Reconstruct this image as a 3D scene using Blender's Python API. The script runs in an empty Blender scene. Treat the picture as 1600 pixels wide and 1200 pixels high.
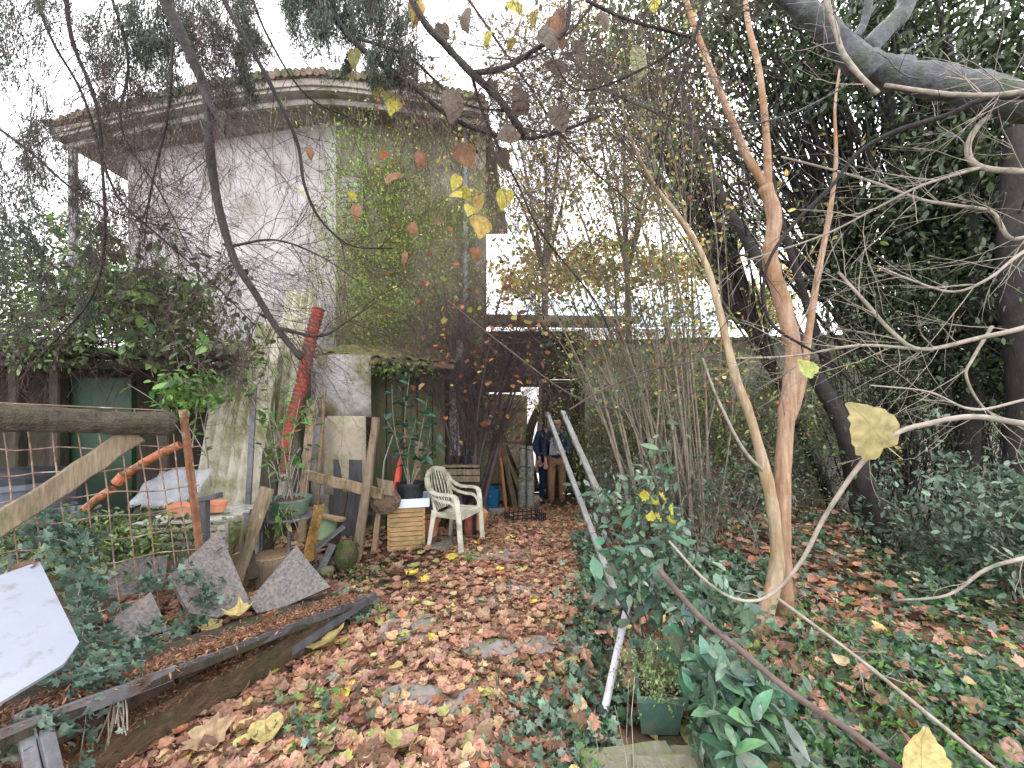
import bpy, math, random
import numpy as np
from mathutils import Vector, Matrix, noise, Euler

# ------------------------------------------------------------------ camera, world, sun, exposure
sc = bpy.context.scene
H, F = 1.4, 600.0                      # eye height (m), focal length in px of a 1600 px wide picture
cam_d = bpy.data.cameras.new('camera')
cam_d.sensor_width = 36; cam_d.lens = 36 * F / 1600; cam_d.shift_y = 40 / 1600
cam_d.clip_start = 0.03; cam_d.clip_end = 400
cam = bpy.data.objects.new('camera', cam_d); sc.collection.objects.link(cam)
cam.location = (0, 0, H); cam.rotation_euler = (math.radians(90), 0, 0)
sc.camera = cam
w = bpy.data.worlds.new('World'); sc.world = w; w.use_nodes = True
nt = w.node_tree; nt.nodes.clear()
out = nt.nodes.new('ShaderNodeOutputWorld'); bg = nt.nodes.new('ShaderNodeBackground')
sky = nt.nodes.new('ShaderNodeTexSky'); sky.sky_type = 'NISHITA'; sky.sun_disc = False
SUN_EL, SUN_AZ = math.radians(48), math.radians(25)
sky.sun_elevation = SUN_EL; sky.sun_rotation = SUN_AZ; sky.dust_density = 4; sky.air_density = 1.0; sky.ozone_density = 1
hs = nt.nodes.new('ShaderNodeHueSaturation'); hs.inputs['Saturation'].default_value = 0.22
hs.inputs['Value'].default_value = 1.25
nt.links.new(sky.outputs[0], hs.inputs['Color'])
tcw = nt.nodes.new('ShaderNodeTexCoord'); nzw = nt.nodes.new('ShaderNodeTexNoise')
nzw.inputs['Scale'].default_value = 2.2; nzw.inputs['Detail'].default_value = 6
nt.links.new(tcw.outputs['Generated'], nzw.inputs['Vector'])
rmw = nt.nodes.new('ShaderNodeMapRange'); rmw.inputs[1].default_value = .3; rmw.inputs[2].default_value = .7
rmw.inputs[3].default_value = .45; rmw.inputs[4].default_value = .8
nt.links.new(nzw.outputs['Fac'], rmw.inputs[0])
mxw = nt.nodes.new('ShaderNodeMix'); mxw.data_type = 'RGBA'
nt.links.new(rmw.outputs[0], mxw.inputs[0]); nt.links.new(hs.outputs[0], mxw.inputs[6])
mxw.inputs[7].default_value = (15.5, 15.3, 16.0, 1)      # the white overcast deck
nt.links.new(mxw.outputs[2], bg.inputs['Color'])
bg.inputs['Strength'].default_value = 0.1
nt.links.new(bg.outputs[0], out.inputs['Surface'])
sun_d = bpy.data.lights.new('sun', 'SUN'); sun_d.energy = 1.0; sun_d.angle = math.radians(25); sun_d.color = (1, .97, .92)
sun = bpy.data.objects.new('sun', sun_d); sc.collection.objects.link(sun)
sdir = Vector((math.sin(SUN_AZ) * math.cos(SUN_EL), math.cos(SUN_AZ) * math.cos(SUN_EL), math.sin(SUN_EL)))
sun.rotation_euler = sdir.to_track_quat('Z', 'Y').to_euler(); sun.location = (3, 5, 12)
vs = sc.view_settings; vs.view_transform = 'Standard'; vs.look = 'None'; vs.gamma = 1; vs.use_curve_mapping = False
vs.exposure = 1.85
sc.render.film_transparent = False
sc.cycles.max_bounces = 8; sc.cycles.diffuse_bounces = 4; sc.cycles.transparent_max_bounces = 8

# ------------------------------------------------------------------ helpers
R = random.Random(11); NP = np.random.default_rng(5)
def U(a, b): return R.uniform(a, b)
def P(px, py, d): return Vector(((px - 800) / F * d, d, H - (py - 640) / F * d))
def sstep(a, b, t):
    t = min(1, max(0, (t - a) / (b - a))); return t * t * (3 - 2 * t)
def ledge_x(y): return -1.6 + (y - 1.2) * (0.67 / 1.39)
def gz(x, y):
    z = -0.43 * sstep(3.9, 7.2, y)
    if y < 3.2: z += 0.13 * sstep(0.05, 0.3, ledge_x(y) - x) * (1 - sstep(2.4, 3.1, y))
    z += 0.05 * sstep(.7, 2.0, x) * (1 - sstep(5, 7, y))
    z += 0.022 * noise.noise(Vector((x * 1.7, y * 1.7, 3.3))) + 0.01 * noise.noise(Vector((x * 6, y * 6, 1.3)))
    return z
def G(px, py):
    d = .6
    while d < 30:
        p = P(px, py, d)
        if p.z <= gz(p.x, p.y): return p
        d += .01
    return P(px, py, 30)
COL = sc.collection
ORG = {}
def tag(o, label, cat=None, group=None, kind=None):
    o['label'] = label
    if cat: o['category'] = cat
    if group: o['group'] = group
    if kind: o['kind'] = kind
    return o
def thing(name, base, label, cat, group=None):
    o = bpy.data.objects.new(name, None); COL.objects.link(o); o.location = base
    o.empty_display_size = .1
    ORG[o.name] = Vector(base)
    return tag(o, label, cat, group)
def link(name, me, parent=None, base=None, m=None):
    if m is not None and not me.materials: me.materials.append(m)
    o = bpy.data.objects.new(name, me); COL.objects.link(o)
    if parent is not None: o.parent = parent; ORG[o.name] = ORG[parent.name]
    else:
        b = Vector(base) if base is not None else Vector((0, 0, 0)); o.location = b; ORG[o.name] = b
    return o
class MB:
    def __init__(s): s.v = []; s.f = []
    def add(s, vs_, fs_):
        n = len(s.v); s.v += [tuple(v) for v in vs_]; s.f += [tuple(i + n for i in f) for f in fs_]; return s
    def box(s, c, size, rot=None, jit=0):
        hx, hy, hz = size[0] / 2, size[1] / 2, size[2] / 2
        vv = [Vector((x * hx, y * hy, z * hz)) for x in (-1, 1) for y in (-1, 1) for z in (-1, 1)]
        if rot is not None: vv = [rot @ v for v in vv]
        c = Vector(c)
        vv = [v + c + Vector((U(-jit, jit), U(-jit, jit), U(-jit, jit))) for v in vv]
        return s.add(vv, [(0, 1, 3, 2), (4, 6, 7, 5), (0, 4, 5, 1), (2, 3, 7, 6), (0, 2, 6, 4), (1, 5, 7, 3)])
    def beam(s, a, b, w, h, n=1, jit=0, up=(0, 0, 1), w2=None, h2=None):
        a, b = Vector(a), Vector(b); t = (b - a).normalized(); up = Vector(up)
        if abs(t.dot(up)) > .95: up = Vector((0, 1, 0))
        sd = t.cross(up).normalized(); u = sd.cross(t).normalized()
        w2 = w if w2 is None else w2; h2 = h if h2 is None else h2
        ch = .12
        vs_ = []
        for i in range(n + 1):
            k = i / n; c = a.lerp(b, k); ww = (w + (w2 - w) * k) / 2; hh = (h + (h2 - h) * k) / 2
            e = min(ww, hh) * ch * 2
            c = c + sd * U(-jit, jit) + u * U(-jit, jit)
            for (x, y) in ((-ww + e, -hh), (ww - e, -hh), (ww, -hh + e), (ww, hh - e), (ww - e, hh), (-ww + e, hh), (-ww, hh - e), (-ww, -hh + e)):
                vs_.append(c + sd * (x + U(-jit, jit) * .5) + u * (y + U(-jit, jit) * .5))
        fs_ = []
        for i in range(n):
            for j in range(8):
                fs_.append((i * 8 + j, i * 8 + (j + 1) % 8, (i + 1) * 8 + (j + 1) % 8, (i + 1) * 8 + j))
        fs_.append(tuple(range(7, -1, -1))); fs_.append(tuple(n * 8 + j for j in range(8)))
        return s.add(vs_, fs_)
    def tube(s, pts, rad, n=10, cap=True, ref=None):
        pts = [Vector(p) for p in pts]
        if not hasattr(rad, '__len__'): rad = [rad] * len(pts)
        t0 = (pts[1] - pts[0]).normalized()
        r_ = Vector(ref) if ref else (Vector((0, 0, 1)) if abs(t0.z) < .8 else Vector((1, 0, 0)))
        vs_ = []; m = len(pts)
        for i, p in enumerate(pts):
            t = (pts[min(i + 1, m - 1)] - pts[max(i - 1, 0)]).normalized()
            a = t.cross(r_).normalized(); b = a.cross(t).normalized(); r_ = b
            for j in range(n):
                q = 2 * math.pi * j / n
                vs_.append(p + (a * math.cos(q) + b * math.sin(q)) * rad[i])
        fs_ = [(i * n + j, i * n + (j + 1) % n, (i + 1) * n + (j + 1) % n, (i + 1) * n + j) for i in range(m - 1) for j in range(n)]
        if cap: fs_.append(tuple(range(n - 1, -1, -1))); fs_.append(tuple((m - 1) * n + j for j in range(n)))
        return s.add(vs_, fs_)
    def lathe(s, c, prof, n=24, sx=1, sy=1):      # prof: (radius, z) list
        c = Vector(c); vs_ = []
        for (r_, z) in prof:
            for j in range(n):
                q = 2 * math.pi * j / n
                vs_.append(c + Vector((math.cos(q) * r_ * sx, math.sin(q) * r_ * sy, z)))
        m = len(prof)
        fs_ = [(i * n + j, i * n + (j + 1) % n, (i + 1) * n + (j + 1) % n, (i + 1) * n + j) for i in range(m - 1) for j in range(n)]
        fs_.append(tuple(range(n - 1, -1, -1)))
        if prof[-1][0] > 1e-4: fs_.append(tuple((m - 1) * n + j for j in range(n)))
        return s.add(vs_, fs_)
    def slab(s, poly, thick, nrm=None):           # extruded polygon (list of coplanar points)
        poly = [Vector(p) for p in poly]
        if nrm is None: nrm = (poly[1] - poly[0]).cross(poly[2] - poly[0]).normalized()
        nrm = Vector(nrm) * thick; n = len(poly)
        vs_ = poly + [p + nrm for p in poly]
        fs_ = [tuple(range(n - 1, -1, -1)), tuple(range(n, 2 * n))] + [(i, (i + 1) % n, n + (i + 1) % n, n + i) for i in range(n)]
        return s.add(vs_, fs_)
    def sheet(s, o, ux, uy, nx, ny, fn, thick=.003):   # bent sheet, fn(u,v)->(offset along normal)
        o, ux, uy = Vector(o), Vector(ux), Vector(uy); nr = ux.cross(uy).normalized()
        vs_ = []
        for k in (0, 1):
            for j in range(ny + 1):
                for i in range(nx + 1):
                    u, v = i / nx, j / ny
                    vs_.append(o + ux * u + uy * v + nr * (fn(u, v) - k * thick))
        N = (nx + 1) * (ny + 1); q = lambda i, j, k: k * N + j * (nx + 1) + i
        fs_ = []
        for j in range(ny):
            for i in range(nx):
                fs_.append((q(i, j, 0), q(i + 1, j, 0), q(i + 1, j + 1, 0), q(i, j + 1, 0)))
                fs_.append((q(i, j, 1), q(i, j + 1, 1), q(i + 1, j + 1, 1), q(i + 1, j, 1)))
        for i in range(nx):
            fs_.append((q(i, 0, 0), q(i, 0, 1), q(i + 1, 0, 1), q(i + 1, 0, 0))); fs_.append((q(i, ny, 0), q(i + 1, ny, 0), q(i + 1, ny, 1), q(i, ny, 1)))
        for j in range(ny):
            fs_.append((q(0, j, 0), q(0, j + 1, 0), q(0, j + 1, 1), q(0, j, 1))); fs_.append((q(nx, j, 0), q(nx, j, 1), q(nx, j + 1, 1), q(nx, j + 1, 0)))
        return s.add(vs_, fs_)
    def make(s, name, m, parent=None, base=None, smooth=False):
        b = ORG[parent.name] if parent is not None else Vector(base if base is not None else (0, 0, 0))
        me = bpy.data.meshes.new(name); me.from_pydata([(v[0] - b.x, v[1] - b.y, v[2] - b.z) for v in s.v], [], s.f)
        if smooth: me.polygons.foreach_set('use_smooth', [True] * len(me.polygons))
        me.materials.append(m); me.update()
        return link(name, me, parent, base)
def on_plane(pix, p0, n):
    o = Vector((0, 0, H)); r_ = []
    for (px, py) in pix:
        d = P(px, py, 1) - o; t = (p0 - o).dot(n) / d.dot(n); r_.append(o + d * t)
    return r_
def bulk(name, V, Fq, m, parent=None, base=None, cols=None, smooth=False, edges_n=4):
    """fast mesh from numpy arrays: V (n,3), Fq (k,3 or 4)"""
    b = ORG[parent.name] if parent is not None else Vector(base if base is not None else (0, 0, 0))
    V = V - np.array(b[:])
    me = bpy.data.meshes.new(name); k, c = Fq.shape
    me.vertices.add(len(V)); me.vertices.foreach_set('co', V.astype(np.float32).ravel())
    me.loops.add(k * c); me.loops.foreach_set('vertex_index', Fq.astype(np.int32).ravel())
    me.polygons.add(k); me.polygons.foreach_set('loop_start', np.arange(0, k * c, c, dtype=np.int32))
    if smooth: me.polygons.foreach_set('use_smooth', np.ones(k, dtype=bool))
    if cols is not None:
        at = me.color_attributes.new('Col', 'FLOAT_COLOR', 'POINT'); at.data.foreach_set('color', cols.astype(np.float32).ravel())
    me.update(calc_edges=True); me.materials.append(m)
    return link(name, me, parent, base)
def rotm(yaw, pitch, roll):
    cy, sy, cp, sp, cr, sr = np.cos(yaw), np.sin(yaw), np.cos(pitch), np.sin(pitch), np.cos(roll), np.sin(roll)
    z = np.zeros_like(yaw); o = np.ones_like(yaw)
    Rz = np.stack([np.stack([cy, -sy, z], -1), np.stack([sy, cy, z], -1), np.stack([z, z, o], -1)], -2)
    Rx = np.stack([np.stack([o, z, z], -1), np.stack([z, cp, -sp], -1), np.stack([z, sp, cp], -1)], -2)
    Ry = np.stack([np.stack([cr, z, sr], -1), np.stack([z, o, z], -1), np.stack([-sr, z, cr], -1)], -2)
    return Rz @ Rx @ Ry
def scatter(name, tmpl, pos, rot, scl, cols, m, parent=None, base=None, smooth=False):
    """leaf-sized faces: tmpl = list of (verts, tris); joined into one mesh"""
    pos = np.asarray(pos, float); n = len(pos); which = NP.integers(0, len(tmpl), n)
    Vs, Fs, Cs, off = [], [], [], 0
    for k, (tv, tf) in enumerate(tmpl):
        ix = np.where(which == k)[0]
        if len(ix) == 0: continue
        tv = np.asarray(tv, float); tf = np.asarray(tf)
        V = np.einsum('nij,vj->nvi', rot[ix], tv) * scl[ix][:, None, None] + pos[ix][:, None, :]
        Fx = tf[None] + (np.arange(len(ix)) * len(tv))[:, None, None] + off
        Vs.append(V.reshape(-1, 3)); Fs.append(Fx.reshape(-1, tf.shape[1]))
        Cs.append(np.repeat(cols[ix], len(tv), 0)); off += len(ix) * len(tv)
    o = bulk(name, np.concatenate(Vs), np.concatenate(Fs), m, parent, base, np.concatenate(Cs), smooth)
    if parent is not None: o['kind'] = 'stuff'
    return o
def palette(n, cs, ws=None, var=.15):
    cs = np.array(cs, float); ws = None if ws is None else np.array(ws) / np.sum(ws)
    c = cs[NP.choice(len(cs), n, p=ws)] * (1 + NP.normal(0, var, (n, 1))) * (1 + NP.normal(0, .05, (n, 3)))
    return np.concatenate([np.clip(c, .004, .95), np.ones((n, 1))], 1)
# --- leaf templates: axis +Y from the stalk, face +Z
def t_diamond(w=.22, f=.06): return ([(0, 0, 0), (w, .45, f), (0, 1, -.05), (-w, .45, f)], [(0, 1, 2), (0, 2, 3)])
def t_ellipse(w=.22, f=.05, curl=.12):
    v = [(0, 0, 0)]
    for (y, k) in ((.25, .8), (.55, 1), (.82, .6)):
        z = -curl * y * y; v += [(-w * k, y, z + f * k), (0, y, z), (w * k, y, z + f * k)]
    v.append((0, 1.02, -curl))
    f_ = [(0, 2, 1), (0, 3, 2), (1, 2, 5), (1, 5, 4), (2, 3, 6), (2, 6, 5), (4, 5, 8), (4, 8, 7), (5, 6, 9), (5, 9, 8), (7, 8, 10), (8, 9, 10)]
    return (v, f_)
def t_outline(pts, curl=.2, seed=0, wav=.05, stalk=.0):
    rr = random.Random(seed); n = len(pts); cx = (0, .42)
    v = [(cx[0], cx[1], 0)]
    for ring, k in ((0, .5), (1, 1)):
        for (x, y) in pts:
            X, Y = cx[0] + (x - cx[0]) * k, cx[1] + (y - cx[1]) * k
            r2 = (X - cx[0]) ** 2 + (Y - cx[1]) ** 2
            v.append((X, Y, curl * r2 * 2 + rr.uniform(-wav, wav) * k + abs(X) * .12 * k))
    f_ = []
    for i in range(n):
        j = (i + 1) % n
        f_ += [(0, 1 + i, 1 + j), (1 + i, 1 + n + i, 1 + n + j), (1 + i, 1 + n + j, 1 + j)]
    if stalk:
        b = len(v); v += [(-.012, .02, 0), (.012, .02, 0), (.05, -stalk, .05), (.035, -stalk, .06)]; f_ += [(b, b + 1, b + 2), (b, b + 2, b + 3)]
    return (v, f_)
half_lobed = [(0, 0), (.16, -.07), (.34, -.02), (.30, .12), (.52, .2), (.46, .33), (.62, .55), (.40, .56), (.30, .66), (.22, .82), (.11, .84), (0, 1.08)]
half_heart = [(0, 0), (.17, -.08), (.36, 0), (.46, .2), (.44, .42), (.32, .66), (.15, .88), (0, 1.05)]
half_ivy = [(0, 0), (.2, -.12), (.42, .02), (.28, .2), (.50, .46), (.22, .48), (0, .95)]
def full(h): return h + [(-x, y) for (x, y) in h[-2:0:-1]]
LOBED = [t_outline(full(half_lobed), c, i, .07, .35) for i, c in enumerate((.25, -.25, .5, .1))]
def smooth2(p):
    n = len(p); r_ = []
    for i in range(n):
        a, b, c, d = [Vector((*p[(i + k) % n], 0)) for k in (-1, 0, 1, 2)]
        for t in (0, .33, .66):
            q = .5 * ((2 * b) + (c - a) * t + (2 * a - 5 * b + 4 * c - d) * t * t + (3 * b - a - 3 * c + d) * t ** 3); w_ = 1 + .035 * math.sin(i * 5.3 + t * 9)
            r_.append((q.x * w_, .42 + (q.y - .42) * w_))
    return r_
BIGH = [t_outline(smooth2(full(half_heart)), c, 31 + i, .022, .28) for i, c in enumerate((.3, .15, -.2))]
HEART = [t_outline(full(half_heart), c, 9 + i, .05, .3) for i, c in enumerate((.25, -.2, .45))]
def t_fan(pts, seed=0, curl=.1):
    rr = random.Random(seed); v = [(0, .35, 0)] + [(x, y, curl * (x * x + (y - .35) ** 2) * 2 + rr.uniform(-.04, .04)) for (x, y) in pts]
    n = len(pts); return (v, [(0, 1 + i, 1 + (i + 1) % n) for i in range(n)])
IVY = [t_fan(full(half_ivy), 1, .1), t_fan(full(half_ivy), 2, -.15), t_fan(full(half_ivy), 3, .3)]
SMALL = [t_fan(full(half_heart)[::2], 4, .2), t_fan(full(half_lobed)[::2], 5, .3)]
ELL = [t_ellipse(.22, .05, .12), t_ellipse(.19, .07, .3), t_ellipse(.25, .03, -.05)]
DIA = [t_diamond(), t_diamond(.28, .03), t_diamond(.18, .1)]
def rot_ground(n, s=.3): return rotm(NP.uniform(0, 6.283, n), NP.normal(0, s, n), NP.normal(0, s, n))
def rot_any(n, s=.8): return rotm(NP.uniform(0, 6.283, n), NP.normal(-.3, s, n), NP.normal(0, s, n))
# --- materials
def _base(name):
    m = bpy.data.materials.new(name); m.use_nodes = True; t = m.node_tree; t.nodes.clear()
    o = t.nodes.new('ShaderNodeOutputMaterial'); b = t.nodes.new('ShaderNodeBsdfPrincipled'); t.links.new(b.outputs[0], o.inputs[0])
    return m, t, b, o
def ramp(t, src, stops):
    r_ = t.nodes.new('ShaderNodeValToRGB'); e = r_.color_ramp.elements
    while len(e) < len(stops): e.new(.5)
    for i, (p, c) in enumerate(stops): e[i].position = p; e[i].color = (*c, 1)
    t.links.new(src, r_.inputs[0]); return r_.outputs[0]
def mat(name, c1, c2, scale=6, rough=.8, bump=.4, stretch=(1, 1, 1), c3=None, s3=1.5, t3=.55, spec=.3, metal=0, fine=None, bd=.01):
    m, t, b, o = _base(name)
    tc = t.nodes.new('ShaderNodeTexCoord'); mp = t.nodes.new('ShaderNodeMapping'); mp.inputs['Scale'].default_value = stretch
    t.links.new(tc.outputs['Object'], mp.inputs[0])
    n1 = t.nodes.new('ShaderNodeTexNoise'); n1.inputs['Scale'].default_value = scale; n1.inputs['Detail'].default_value = 8; n1.inputs['Roughness'].default_value = .65
    t.links.new(mp.outputs[0], n1.inputs['Vector'])
    col = ramp(t, n1.outputs[0], [(.3, c1), (.7, c2)])
    if c3:
        n3 = t.nodes.new('ShaderNodeTexNoise'); n3.inputs['Scale'].default_value = s3; n3.inputs['Detail'].default_value = 7; n3.inputs['Roughness'].default_value = .7
        t.links.new(tc.outputs['Object'], n3.inputs['Vector'])
        mr = t.nodes.new('ShaderNodeMapRange'); mr.inputs[1].default_value = t3 - .08; mr.inputs[2].default_value = t3 + .1
        t.links.new(n3.outputs[0], mr.inputs[0])
        mx = t.nodes.new('ShaderNodeMix'); mx.data_type = 'RGBA'; t.links.new(mr.outputs[0], mx.inputs[0]); t.links.new(col, mx.inputs[6])
        mx.inputs[7].default_value = (*c3, 1); col = mx.outputs[2]
    t.links.new(col, b.inputs['Base Color'])
    n2 = t.nodes.new('ShaderNodeTexNoise'); n2.inputs['Scale'].default_value = fine or scale * 4; n2.inputs['Detail'].default_value = 6
    t.links.new(mp.outputs[0], n2.inputs['Vector'])
    bp = t.nodes.new('ShaderNodeBump'); bp.inputs['Strength'].default_value = bump; bp.inputs['Distance'].default_value = bd
    t.links.new(n2.outputs[0], bp.inputs['Height']); t.links.new(bp.outputs[0], b.inputs['Normal'])
    b.inputs['Roughness'].default_value = rough; b.inputs['Specular IOR Level'].default_value = spec; b.inputs['Metallic'].default_value = metal
    return m
def leafmat(name, src='attr', rough=.5, trans=.35, spec=.4, mott=.35, ms=60):
    m, t, b, o = _base(name)
    if src == 'attr':
        a = t.nodes.new('ShaderNodeAttribute'); a.attribute_name = 'Col'; col = a.outputs['Color']
    else:
        a = t.nodes.new('ShaderNodeObjectInfo'); col = a.outputs['Color']
    tc = t.nodes.new('ShaderNodeTexCoord'); n = t.nodes.new('ShaderNodeTexNoise'); n.inputs['Scale'].default_value = ms if src == 'attr' else 5; n.inputs['Detail'].default_value = 5
    t.links.new(tc.outputs['Object'], n.inputs['Vector'])
    mr = t.nodes.new('ShaderNodeMapRange'); mr.inputs[1].default_value = .3; mr.inputs[2].default_value = .7; mr.inputs[3].default_value = 1 - mott; mr.inputs[4].default_value = 1 + mott
    t.links.new(n.outputs[0], mr.inputs[0])
    vm = t.nodes.new('ShaderNodeVectorMath'); vm.operation = 'SCALE'; t.links.new(col, vm.inputs[0]); t.links.new(mr.outputs[0], vm.inputs['Scale'])
    t.links.new(vm.outputs[0], b.inputs['Base Color'])
    if src == 'object':
        sx = t.nodes.new('ShaderNodeSeparateXYZ'); t.links.new(tc.outputs['Object'], sx.inputs[0])
        def mth(op, a, b_=None):
            n_ = t.nodes.new('ShaderNodeMath'); n_.operation = op
            for i_, v_ in enumerate((a, b_)):
                if v_ is None: continue
                if isinstance(v_, (int, float)): n_.inputs[i_].default_value = v_
                else: t.links.new(v_, n_.inputs[i_])
            return n_.outputs[0]
        axx = mth('ABSOLUTE', sx.outputs[0]); rib = mth('LESS_THAN', axx, .012)
        fr_ = mth('FRACT', mth('MULTIPLY', mth('SUBTRACT', sx.outputs[1], mth('MULTIPLY', axx, .75)), 5.5)); side = mth('LESS_THAN', fr_, .07)
        vein = mth('MAXIMUM', rib, mth('MULTIPLY', side, .6))
        vx = t.nodes.new('ShaderNodeMix'); vx.data_type = 'RGBA'; t.links.new(mth('MULTIPLY', vein, .45), vx.inputs[0])
        t.links.new(vm.outputs[0], vx.inputs[6]); vx.inputs[7].default_value = (.16, .10, .05, 1) if 'gloss' not in name else (.14, .22, .12, 1)
        t.links.new(vx.outputs[2], b.inputs['Base Color'])
        bp = t.nodes.new('ShaderNodeBump'); bp.inputs['Strength'].default_value = .5; bp.inputs['Distance'].default_value = .004
        t.links.new(mth('ADD', vein, n.outputs[0]), bp.inputs['Height']); t.links.new(bp.outputs[0], b.inputs['Normal'])
    b.inputs['Roughness'].default_value = rough; b.inputs['Specular IOR Level'].default_value = spec
    tr = t.nodes.new('ShaderNodeBsdfTranslucent'); t.links.new(vm.outputs[0], tr.inputs[0])
    ms_ = t.nodes.new('ShaderNodeMixShader'); ms_.inputs[0].default_value = trans
    t.links.new(b.outputs[0], ms_.inputs[1]); t.links.new(tr.outputs[0], ms_.inputs[2]); t.links.new(ms_.outputs[0], o.inputs[0])
    return m
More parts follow.
